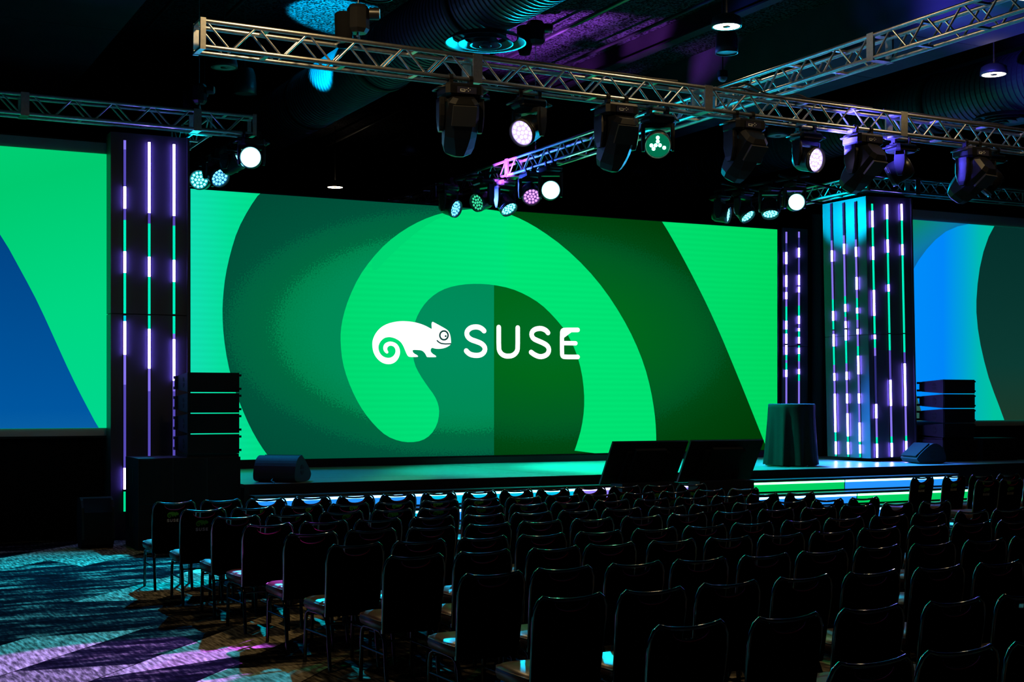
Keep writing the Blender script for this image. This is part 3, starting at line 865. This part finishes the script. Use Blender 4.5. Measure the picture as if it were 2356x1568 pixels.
def array(label, loc, w, n, h, d):
    t = thing('line_array', label, 'speaker', loc)
    MB().box(0, w, .02, d, 0, .04).build('ground_frame', M_BLACKM, t)
    for i in range(n):
        array_box(t, .045 + i * h, w, h - .014, d)
def sub(label, loc, w, h, d, bars):
    t = thing('subwoofer', label, 'speaker', loc)
    MB().box(0, w, 0, d, 0, h).build('cabinet', M_CAB, t)
    for k in range(bars):
        a = w * k / bars
        MB().box(a + .012, a + w / bars - .012, -.018, 0, .012, h - .012).build('front_grille', M_GRL, t)
    for y in (d * .34, d * .56):
        MB().box(-.004, 0, y, y + d * .14, h * .45, h * .75).build('side_handle', M_HOLE, t)
sub('lower wide black subwoofer on the floor left of the stage', (3.88, 18.38, 0), 1.36, .60, .8, 3)
sub('upper wide black subwoofer under the left line array', (3.88, 18.38, .60), 1.36, .60, .8, 3)
array('stack of four black line array boxes on the left subwoofers', (4.53, 18.40, 1.20), .70, 4, .275, .58)
sub('black subwoofer under the right line array on the stage corner', (18.75, 19.3, ZS), .85, .40, .62, 1)
sub('black subwoofer at the far right edge of the stage', (19.75, 19.3, ZS), .9, .42, .62, 1)
array('stack of four black line array boxes on the right stage corner', (18.78, 19.32, ZS + .40), .78, 4, .272, .56)
# stage wedges
def wedge(label, loc, rz, w):
    t = thing('stage_wedge', label, 'speaker', loc, rz)
    prof = smooth_loop([(-.24, .0), (.20, .0), (.28, .06), (.30, .12), (.02, .36), (-.10, .37), (-.21, .30), (-.29, .10)], 2)
    MB().prism_yz(prof, -w / 2, w / 2).build('cabinet', M_CAB, t)
    MB().prism_yz([(.292, .13), (.03, .355), (.045, .37), (.307, .145)], -w / 2 + .03, w / 2 - .03).build('front_grille', M_GRL, t)
    for s in (-1, 1):
        for sgn in (1, -1):
            halfmoon(-.02, .17, .06, s * (w / 2), s * (w / 2 + .003), .024, sgn).build('side_handle', M_HOLE, t)
    MB().tube([(.0, -.29, .06), (.0, -.36, .03), (.08, -.42, .008)], .008, 6).build('plug_cable', M_CABLE, t)
wedge('black stage wedge monitor on the left stage front', (5.93, 18.72, ZS), math.radians(-42), .62)
wedge('black stage wedge monitor seen side on at right stage corner', (17.95, 18.95, ZS), math.radians(75), .6)
t = thing('floor_speaker', 'small black floor speaker beside the left light column', 'speaker', (3.25, 18.85, 0))
MB().prism_yz(smooth_loop([(0, 0), (.4, 0), (.4, .66), (.12, .68), (.0, .5)], 1), 0, .42).build('cabinet', M_CAB, t)
MB().prism_yz([(-.012, .06), (-.012, .48), (.1, .66), (.112, .65), (.0, .47), (.0, .06)], .03, .39).build('front_grille', M_GRL, t)

# ---------------------------------------------------------------- confidence monitors in front of the stage
M_BEZEL = PM('monitor_shell', (0.005, 0.005, 0.006), 0.4, spec=0.3)
M_GLASS = PM('monitor_glass', (0.01, 0.01, 0.012), 0.08)
def monitor(label, x, rz):
    t = thing('floor_monitor', label, 'monitor', (x, 16.62, 0), rz)
    MB().box(-.46, .46, -.16, .16, 0, .80).build('plinth', M_BLACKM, t)
    MB().box(-.62, .62, -.30, -.16, 0, .20).build('plinth_foot', M_BLACKM, t)
    p = obj('tilt_bracket', MB().box(-.25, .25, -.03, .03, -.3, .3).mesh('tilt_bracket', M_BLACKM), t, (0, -.02, 1.02), (math.radians(32), 0, 0))
    s = MB().box(-.615, .615, .03, .065, -.355, .355).box(-.35, .35, -.02, .03, -.28, .2).build('display_shell', M_BEZEL, t, (0, -.02, 1.06), (math.radians(32), 0, 0))
    MB().box(-.6, .6, .065, .069, -.34, .34).build('display_glass', M_GLASS, s)
monitor('left tilted floor monitor seen from behind, before the stage', 10.55, math.radians(-1))
monitor('right tilted floor monitor seen from behind, nearer the steps', 11.86, math.radians(-3))

# ---------------------------------------------------------------- draped cocktail table
t = thing('cocktail_table', 'tall round cocktail table under a black cloth on the stage', 'table', (15.24, 19.28, ZS))
M_CLOTH = PM('table_cloth', (0.006, 0.006, 0.007), 0.75, spec=0.2)
rings = []
q = 72
for z, r, amp in ((1.072, .34, 0), (1.075, .385, 0), (1.06, .402, .0), (1.0, .405, .006), (.8, .40, .018), (.5, .41, .03), (.2, .425, .04), (.02, .44, .045)):
    rg = []
    for k in range(q):
        a = 2 * math.pi * k / q
        w = amp * (math.sin(9 * a + .6 * math.sin(3 * a)) + .5 * math.sin(17 * a + 1))
        rg.append(((r + w) * math.cos(a), (r + w) * math.sin(a), z))
    rings.append(rg)
MB().loft(rings, True, False).add(rings[0], [tuple(range(q))]).build('cloth', M_CLOTH, t)
MB().lathe([(.37, 1.04), (.38, 1.05), (.38, 1.065), (.37, 1.07)], 40).build('table_top', M_STEEL, t)
MB().lathe([(.03, .03), (.03, 1.04)], 16).build('stem', M_STEEL, t)
MB().lathe([(.28, 0), (.28, .02), (.05, .035)], 30).build('foot', M_STEEL, t)

# ---------------------------------------------------------------- moving lights
M_BODY = PM('fixture_body', (0.007, 0.007, 0.008), 0.36, spec=0.4)
M_LENS = PM('dark_lens', (0.02, 0.02, 0.03), 0.08)
M_SCREENP = PM('menu_display', (0.03, 0.03, 0.06), 0.2)
def ring8(w, d, z, ch):
    w2, d2 = w / 2, d / 2
    return [(-w2 + ch, -d2, z), (w2 - ch, -d2, z), (w2, -d2 + ch, z), (w2, d2 - ch, z), (w2 - ch, d2, z), (-w2 + ch, d2, z), (-w2, d2 - ch, z), (-w2, -d2 + ch, z)]
def clamp_mesh():
    m = MB()
    for x in (-.12, .12):
        m.box(x - .02, x + .02, -.035, .035, -.05, .0)
        m.tube([(x - .02, 0, .026), (x + .02, 0, .026)], .042, 10)
    m.box(-.17, .17, -.03, .03, -.06, -.045)
    return m.mesh('clamp', M_BLACKM)
ME_CLAMP = clamp_mesh()
def base_mesh(w, d, h):
    m = MB()
    m.loft([ring8(w * .92, d * .92, -.06, .03), ring8(w, d, -.085, .04), ring8(w, d, -.06 - h * .8, .04), ring8(w * .86, d * .86, -.06 - h, .04)])
    return m.mesh('base', M_BODY)
def handle_mesh(w, d, h):
    m = MB()
    for s in (-1, 1):
        m.tube([(s * w / 2, -d * .35, -.1), (s * (w / 2 + .06), -d * .3, -.11), (s * (w / 2 + .06), d * .3, -.11), (s * w / 2, d * .35, -.1)], .012, 6)
    return m.mesh('carry_handle', M_BODY)
def yoke_mesh(w, top, piv, th, dp):
    m = MB()
    m.box(-w / 2, w / 2, -dp * .42, dp * .42, top - .05, top)
    for s in (-1, 1):
        x = s * (w / 2 - th / 2)
        m.loft([ring8(th, dp * .84, top - .0, .012), ring8(th, dp, top - .08, .015), ring8(th, dp, piv + .06, .015), ring8(th * .9, dp * .7, piv - .05, .015), ring8(th * .7, dp * .4, piv - .1, .01)])
        for q in range(len(m.v) - 40, len(m.v)):
            pass
        n = 8 * 5 + 16
        for i in range(len(m.v) - n, len(m.v)):
            a = m.v[i]
            m.v[i] = (a[0] + x, a[1], a[2])
    return m.mesh('yoke', M_BODY)
SB, SH, SY = base_mesh(.44, .34, .14), handle_mesh(.44, .34, .14), yoke_mesh(.50, -.20, -.46, .07, .2)
SHEAD = MB().loft([ring8(.24, .22, .30, .05), ring8(.33, .31, .25, .06), ring8(.355, .34, .10, .07), ring8(.355, .35, -.12, .09), ring8(.34, .33, -.25, .11), ring8(.29, .28, -.325, .10), ring8(.20, .19, -.35, .06)]).mesh('head', M_BODY)
SCOVER = MB().box(-.13, .13, -.182, -.155, .02, .24).mesh('head_cover', PM('fixture_cover', (0.05, 0.05, 0.05), 0.35))
SLENS = MB().lathe([(.001, -.352), (.09, -.355), (.095, -.350)], 24, caps=False).mesh('lens', M_LENS)
PANEL = MB().box(-.10, .12, -.178, -.17, -.17, -.10).mesh('menu_panel', M_SCREENP)
PRINT = MB().box(-.07, -.01, -.181, -.178, -.155, -.145).box(-.07, -.06, -.181, -.178, -.155, -.125).box(-.02, -.01, -.181, -.178, -.155, -.125).box(-.07, -.01, -.181, -.178, -.13, -.125).box(.02, .03, -.181, -.178, -.12, -.11).box(.02, .03, -.181, -.178, -.15, -.14).box(.0, .01, -.181, -.178, -.135, -.125).box(.04, .05, -.181, -.178, -.135, -.125).mesh('menu_buttons', M_LABEL)


def aim_euler(d):
    d = Vector(d).normalized()
    yaw = math.atan2(-d.x, d.y)
    th = math.acos(max(-1, min(1, -d.z)))
    return yaw, (th, 0, yaw)


def profile_head(label, mount, d, baserot=0.0):
    t = thing('moving_head_spot', label, 'stage light', mount, 0, 'profile moving heads on the long truss')
    yaw, e = aim_euler(d)
    obj('clamp', ME_CLAMP, t)
    b = obj('base', SB, t, None, (0, 0, baserot))
    obj('menu_panel', PANEL, b)
    obj('menu_buttons', PRINT, b)
    obj('carry_handle', SH, b)
    obj('yoke', SY, t, None, (0, 0, yaw))
    h = obj('head', SHEAD, t, (0, 0, -.46), e)
    obj('lens', SLENS, h)
    obj('head_cover', SCOVER, h)
    return t
WB, WH, WY = base_mesh(.36, .28, .10), handle_mesh(.36, .28, .10), None
_wy = {}
WHEAD = MB().lathe([(.06, .15), (.115, .135), (.145, .08), (.150, .0), (.152, -.10), (.160, -.125), (.160, -.15), (.138, -.15)], 32, caps=False).lathe([(.001, .152), (.06, .15)], 24, caps=False).mesh('head', M_BODY)
WDISC = MB().lathe([(.138, -.150), (.138, -.142), (.001, -.140)], 32, caps=False)
WGLASS = MB().lathe([(.138, -.150), (.150, -.185), (.153, -.185), (.158, -.150)], 32, caps=False)
_cells = MB()
for rr, k, o_ in ((0, 1, 0), (.055, 6, 0), (.108, 12, .2)):
    for i in range(k):
        a = 2 * math.pi * i / k + o_
        cxx, cyy = rr * math.cos(a), rr * math.sin(a)
        _cells.lathe([(.020, -.142), (.022, -.150), (.012, -.155), (.001, -.156)], 10, (cxx, cyy, 0), caps=False)
_star = MB()
for cxx, cyy in ((0, .09), (0, .045), (-.025, 0), (.025, 0), (-.075, -.03), (.075, .0), (.05, -.04)):
    _star.lathe([(.022, -.142), (.022, -.150), (.001, -.156)], 12, (cxx, cyy, 0), caps=False)
LENSES = {}
for nm, disc, cell in (('hot', ((.2, .9, 1.0), 16), ((.3, 1, 1), 16)), ('cyan', ((0, .42, .5), .8), ((.22, .95, 1), 2.6)), ('blue', ((.01, .16, .5), .8), ((.15, .75, 1), 2.4)),
                       ('violet', ((.34, .26, 1.0), 2.4), ((.62, .5, 1), 3.0)), ('plum', ((.16, .06, .3), .9), ((.8, .35, 1), 1.4)), ('green', ((0, .22, .10), .7), ((.2, 1, .6), 10)),
                       ('dimgreen', ((0, .01, .008), .5), ((.05, .8, .4), .9)), ('off', None, None)):
    if disc:
        LENSES[nm] = (WDISC.mesh('lens', EM('lens_' + nm, *disc)), (_star if nm == 'green' else _cells).mesh('led_cells', EM('cells_' + nm, *cell)))
    else:
        LENSES[nm] = (WDISC.mesh('lens', M_LENS), _cells.mesh('led_cells', M_LENS))
MGL = WGLASS.mesh('lens_rim', PM('lens_rim', (.1, .1, .1), .15))


def wash(label, piv, d, lens, drop=.36, group='LED wash moving heads', light=None, along_y=False):
    """piv: the pivot of the head; the clamp hangs drop above it. light = (colour, power, cone, aim or None, blend)"""
    mount = (piv[0], piv[1], piv[2] + drop)
    t = thing('wash_moving_head', label, 'stage light', mount, 0, group)
    yaw, e = aim_euler(d)
    key = round(drop, 2)
    if key not in _wy:
        _wy[key] = yoke_mesh(.40, -.16, -drop, .05, .15)
    qr = (0, 0, math.pi / 2 if along_y else 0)
    obj('clamp', ME_CLAMP, t, None, qr)
    b = obj('base', WB, t, None, qr)
    obj('carry_handle', WH, b)
    obj('yoke', _wy[key], t, None, (0, 0, yaw))
    h = obj('head', WHEAD, t, (0, 0, -drop), e)
    obj('lens', LENSES[lens][0], h)
    obj('led_cells', LENSES[lens][1], h)
    obj('lens_rim', MGL, h)
    if light:
        col, pw, cone, aim, bl = light
        dv = Vector(d).normalized()
        if aim is None:
            p = Vector((0, 0, -drop)) + dv * .24
            a = p + dv
        else:
            a = Vector(aim) - Vector(mount)
            p = Vector((0, 0, -drop))
            p = p + (a - p).normalized() * .27
        l = spot('wash_beam', p, a, col, pw, cone, bl)
        l.parent = t
    return t
AWAY = Vector((-.05, .62, -.78))
for i, (x, lab, dd_) in enumerate(((6.35, 'leftmost black profile moving head under the long truss', (.1, .45, -.88)), (8.33, 'black profile moving head left of the green wash', (.0, .5, -.86)),
                              (10.13, 'black profile moving head right of the green wash', (-.05, .7, -.72)), (11.98, 'black profile moving head right of the violet wash', (-.1, .75, -.66)),
                              (13.85, 'rightmost black profile moving head under the long truss', (-.15, .78, -.62)))):
    z = 5.475 - (x - 3.5) * .0085 - .026
    profile_head(lab, (x, 13.725, z), dd_, math.radians(random.uniform(-4, 4)))
TW = lambda x: 5.475 - (x - 3.5) * .0085 - .026
# washes on the long truss
wash('violet glowing wash head on the long truss, aimed left', (7.33, 13.98, TW(7.33) - .38), (-.82, -.42, -.45), 'violet', .38, light=(PURPLE, 13000, 16, (1.9, 10.35, 0), .12))
wash('green wash head with lit star of diodes on the long truss', (9.06, 13.98, TW(9.06) - .38), (-.51, -.78, -.36), 'green', .38, light=(GREEN, 300, 60, None, .5))
wash('violet glowing wash head at the right of the long truss', (11.28, 13.98, TW(11.28) - .38), (.2, -.96, -.2), 'violet', .38, light=((0.10, 0.08, 1.0), 4500, 80, (15.8, 13.0, 7.5), .5))
wash('unlit wash head near the right joint of the long truss', (12.85, 13.98, TW(12.85) - .38), (-.55, .6, -.4), 'off', .38)
wash('unlit wash head behind the rightmost profile head', (14.45, 13.98, TW(14.45) - .38), (-.5, .5, -.7), 'off', .38)
# left cluster
wash('blazing cyan wash head at the left truss end', (5.78, 19.70, 5.469), (-.36, -.93, -.08), 'hot', .33, light=((0.0, 0.56, 1.0), 12000, 82, (2.0, 12.8, 0), .8))
wash('cyan wash head turned up behind the blazing one', (5.655, 20.36, 5.479), (.62, -.6, .4), 'cyan', .27, light=(CYAN, 20000, 25, (8.0, 22.2, 8.4), .2), along_y=True)
wash('cyan wash head tilted down over the left end of the screen', (5.63, 21.15, 5.449), (.27, -.82, -.51), 'blue', .30, light=((0.0, .4, 1.0), 1000, 60, (7.2, 19.4, .83), .5), along_y=True)
wash('cyan wash head with bright lens over the screen corner', (5.61, 21.9, 5.449), (-.45, -.89, -.1), 'cyan', .30, light=(CYAN, 400, 50, None, .5), along_y=True)
# central cluster
wash('blazing cyan wash head in the central cluster', (10.77, 19.8, 5.349), (-.45, -.89, -.05), 'hot', .45, light=(CYAN, 6500, 70, None, .5), along_y=True)
wash('plum lit wash head beside the blazing central one', (10.77, 20.5, 5.419), (-.25, -.75, -.55), 'plum', .38, light=(TEAL, 3200, 75, (11.0, 20.0, .83), .6), along_y=True)
wash('teal wash head tilted down at the middle of central cluster', (10.77, 21.45, 5.369), (.17, -.64, -.74), 'cyan', .43, light=(TEAL, 5000, 70, (13.2, 20.0, .83), .6), along_y=True)
wash('wash head with green diodes washed in violet light', (10.22, 21.15, 5.329), (-.9, -.3, -.3), 'dimgreen', .42, light=(PURPLE, 6000, 70, (11.0, 21.5, 6.6), .4), along_y=True)
wash('leftmost wash head of the central cluster, lens aimed right', (9.98, 22.05, 5.329), (.47, -.83, -.32), 'blue', .42, light=(BLUE, 2500, 50, (15.5, 13.6, 7.2), .5), along_y=True)
# right cluster
wash('blazing cyan wash head above the right light column', (15.84, 19.95, 5.504), (-.45, -.89, -.05), 'hot', .42, light=(CYAN, 3000, 70, None, .5), along_y=True)
wash('teal wash head pointing straight down in the right cluster', (15.74, 20.55, 5.504), (-.2, -.4, -.89), 'cyan', .42, light=(CYAN, 3500, 70, (15.4, 19.3, .83), .6), along_y=True)
wash('bright teal wash head tilted right in the right cluster', (15.62, 21.2, 5.504), (.21, -.65, -.73), 'cyan', .42, light=((0.03, 0.2, 1.0), 12000, 46, (16.5, 18.9, .83), .6), along_y=True)
wash('small far wash head at the left of right cluster', (15.53, 21.8, 5.504), (.62, -.77, -.15), 'cyan', .42, light=(CYAN, 800, 38, (17.5, 20.5, 5.45), .5), along_y=True)


# chain hoists
def hoist(label, x, y, z, zlow, s=1.0):
    t = thing('chain_hoist', label, 'hoist', (x, y, z))
    MB().loft([ring8(.2 * s, .18 * s, .18 * s, .05), ring8(.26 * s, .24 * s, .13 * s, .06), ring8(.26 * s, .24 * s, -.12 * s, .06), ring8(.2 * s, .18 * s, -.17 * s, .05)]).build('motor', M_BODY, t)
    MB().tube([(.13 * s, -.04, .08 * s), (.24 * s, -.08, .08 * s)], .075 * s, 14).build('gear_case', M_BODY, t)
    MB().tube([(.245 * s, -.082, .08 * s), (.25 * s, -.084, .08 * s)], .06 * s, 14).build('brand_plate', M_LABEL, t).name = 'rating_plate'
    m = MB()
    k = 0
    zz = -.17 * s
    while z + zz > zlow:
        m.tube([(.012 * (k % 2), .012 * ((k + 1) % 2), zz), (-.012 * (k % 2), -.012 * ((k + 1) % 2), zz - .03)], .006, 5)
        zz -= .026
        k += 1
    zz = .17 * s
    while z + zz < ZC - .02:
        m.tube([(0, 0, zz), (0, 0, min(zz + .3, ZC - z - .005))], .006, 5)
        zz += .3
    c = m.build('chain', M_STEEL, t)
    MB().lathe([(.001, -.30 * s), (.08 * s, -.29 * s), (.11 * s, -.2 * s), (.12 * s, .12 * s), (.10 * s, .14 * s)], 16, (-.16 * s, .06, -.05), caps=False).build('chain_bag', M_DRAPE, t)
    MB().tube([(-.03, -.05, zlow - z + .04), (0, 0, zlow - z + .10), (.03, .05, zlow - z + .04)], .012, 6).build('hook', M_STEEL, t)
hoist('black chain hoist hanging over the left part of long truss', 5.22, 13.85, 5.98, 5.75, .85)
hoist('chain hoist under the ceiling above the central truss, violet lit', 10.9, 20.56, 8.1, 6.11, 1.1)
hoist('chain hoist above the left truss end', 5.05, 19.83, 6.35, 6.11, .8)

# ---------------------------------------------------------------- chairs
M_FRAME = PM('chair_frame', (0.30, 0.30, 0.31), 0.09, 1.0)
M_BACKF = PM('chair_back_cloth', (0.0016, 0.0014, 0.0016), 1.0, spec=0.0)
M_SEAT = PM('chair_seat_vinyl', (0.10, 0.042, 0.03), 0.36, spec=1.0, noise=(25, .2))
M_TRIM = PM('chair_trim_maroon', (0.16, 0.012, 0.03), 0.6, spec=0.0)
M_LOGO_G = PM('print_green', (0.06, 0.30, 0.01), 0.7)
M_LOGO_W = PM('print_white', (0.55, 0.52, 0.52), 0.7)
M_LEG = PM('chair_leg_metal', (0.07, 0.07, 0.075), 0.14, 1.0)
LEAN = math.radians(-9)


def back_top(x):
    """height of the top rail: saddle shaped"""
    u = abs(x) / .225
    return .905 + .030 * u * u
def chair_meshes():
    hw = .222
    path = [(-.205, .40), (-.212, .6), (-hw, .80)]
    path += [(-hw + .004, .86), (-hw + .022, .905), (-hw + .05, .928)]
    path += [(x, back_top(x) ) for x in (-.13, -.08, -.04, 0, .04, .08, .13)]
    path += [(hw - .05, .928), (hw - .022, .905), (hw - .004, .86), (hw, .80), (.212, .6), (.205, .40)]
    fr = MB().tube([(x, 0, z) for x, z in path], .0105, 8).mesh('back_frame', M_FRAME)
    # the upholstered panel with a half moon grip opening under the rail
    notch = [(.105 * math.cos(a), .893 - .050 * math.sin(a)) for a in [math.pi * k / 10 for k in range(11)]]
    top = [(-.195, .885), (-.17, .912), (-.125, .905)] + [(-x, z) for x, z in notch] + [(.125, .905), (.17, .912), (.195, .885)]
    out = [(-.198, .40)] + [(-.214, .80)] + top + [(.214, .80), (.198, .40)]
    out = [(x, z) for x, z in out]
    bk = MB().prism_xz(list(reversed(out)), -.016, .022).mesh('backrest', M_BACKF)
    trm = MB().tube([(-x, -.014, z) for x, z in notch], .004, 6).mesh('grip_trim', M_TRIM)
    # seat cushion
    def ringq(w, d0, d1, z):
        P = [(-w, d0), (w, d0), (w * 1.02, d0 + .2), (w, d1 - .08), (w * .86, d1 - .02), (w * .6, d1), (-w * .6, d1), (-w * .86, d1 - .02), (-w, d1 - .08), (-w * 1.02, d0 + .2)]
        return [(x, y, z) for x, y in P]
    seat = MB().loft([ringq(.195, -.19, .20, .402), ringq(.222, -.215, .232, .422), ringq(.228, -.22, .242, .452), ringq(.221, -.212, .234, .478), ringq(.195, -.19, .208, .494), ringq(.10, -.1, .1, .500)], True).mesh('seat', M_SEAT)
    pip = MB().tube([(x, y, .476) for x, y, z in ringq(.2235, -.214, .2365, 0)], .0045, 6, closed=True).mesh('seat_piping', M_SEAT)
    fl = MB().tube([(0, .225, 0), (0, .205, .33), (0, .185, .375), (0, .14, .398), (0, .0, .402)], .015, 8).mesh('leg', M_LEG)
    rl = MB().tube([(0, -.255, 0), (0, -.215, .33), (0, -.19, .375), (0, -.14, .398), (0, .0, .402)], .015, 8).mesh('leg', M_LEG)
    br = MB().tube([(0, .212, .25), (0, -.226, .25)], .010, 6).mesh('side_stretcher', M_LEG)
    cr = MB().tube([(-.19, -.2, .34), (.19, -.2, .34)], .008, 6).mesh('cross_stretcher', M_LEG)
    # printed lizard and word on the back
    x0, x1 = 3.162, 4.663
    k = .118 / (x1 - x0)
    lz = MB().prism_xz([((x - 3.912) * k - .015, .765 + (z - 1.62) * k) for x, z in CHAM], -.0176, -.0162).mesh('lizard_print', M_LOGO_G)
    wd = MB()
    kk = .118 / (7.31 - 4.905)
    for P in (S1, U1, S2, E1, E2):
        wd.stroke_xz([((x - 6.108) * kk - .015, .735 + (z - 2.057) * kk) for x, z in P], .0062, -.0176, -.0162)
    wd = wd.mesh('word_print', M_LOGO_W)
    return fr, bk, trm, seat, pip, fl, rl, br, cr, lz, wd
CM = chair_meshes()


def make_chair(logo):
    t = obj('banquet_chair', None)
    t.empty_display_size = .1
    fr, bk, trm, seat, pip, fl, rl, br, cr, lz, wd = CM
    piv = (0, -.205 + .40 * math.tan(-LEAN), 0)
    # the back leans: rotated about the x axis through its foot
    f = obj('back_frame', fr, t, (0, -.145, 0.0), (-LEAN, 0, 0))
    b = obj('backrest', bk, t, (0, -.145, 0.0), (-LEAN, 0, 0))
    obj('grip_trim', trm, b)
    if logo:
        obj('lizard_print', lz, b)
        obj('word_print', wd, b)
    s = obj('seat', seat, t)
    obj('seat_piping', pip, s)
    for x in (-.19, .19):
        obj('leg', fl, t, (x, 0, 0))
        obj('leg', rl, t, (x, 0, 0))
        obj('side_stretcher', br, t, (x, 0, 0))
    obj('cross_stretcher', cr, t)
    obj('cross_stretcher', cr, t, (0, .39, .02))
    return t
proto = {True: make_chair(True), False: make_chair(False)}
used = {True: False, False: False}
ORD = ['first', 'second', 'third', 'fourth', 'fifth', 'sixth', 'seventh', 'eighth', 'ninth', 'tenth', 'eleventh', 'twelfth', 'thirteenth', 'fourteenth']


def place(x, y, rz, logo, label, group):
    t = proto[logo] if not used[logo] else copy_tree(proto[logo])
    used[logo] = True
    # x, y is where the top of the back stands; the seat lies in front of it
    t.location = (x, y + .29, 0)
    t.rotation_euler = (0, 0, rz)
    tag(t, label, 'chair', group)
ROWS = [(3.38, .503, 14.33, 14.5), (3.40, .502, 13.2, 13.44), (3.46, .506, 12.25, 12.56), (3.46, .513, 11.37, 11.58), (3.54, .528, 10.45, 10.8),
        (3.55, .52, 9.46, 9.72), (3.66, .52, 8.6, 8.8), (3.68, .52, 7.52, 7.72), (3.64, .53, 6.47, 6.64), (3.66, .55, 5.38, 5.5), (3.81, .485, 4.31, 4.36)]
for r, (xs_, p, ya, yb) in enumerate(ROWS):
    for c in range(14 if r < 9 else 11):
        x = xs_ + p * c
        y = ya + (yb - ya) * min(1, c / 12)
        if r in (0, 1):
            note = 'black chair with printed back'
        else:
            note = 'black chair with maroon seat'
        place(x + random.uniform(-.012, .012), y + random.uniform(-.025, .025), math.radians(random.uniform(-2.2, 2.2)) + (yb - ya) / (12 * p) * .5, r < 2,
              '%s, %s row from stage, %s from left aisle' % (note, ORD[r], ORD[c]), 'banquet chairs of the main block')
for r, (y, xs_) in enumerate(((14.4, (13.6, 14.2, 14.72, 15.24, 15.76)), (13.47, (13.86, 14.3, 14.82, 15.34)))):
    for c, x in enumerate(xs_):
        place(x, y, math.radians(random.uniform(-3, 3) + 3), True, 'black printed chair of the right block, %s row, %s from its aisle' % (ORD[r], ORD[c]), 'banquet chairs of the right block')
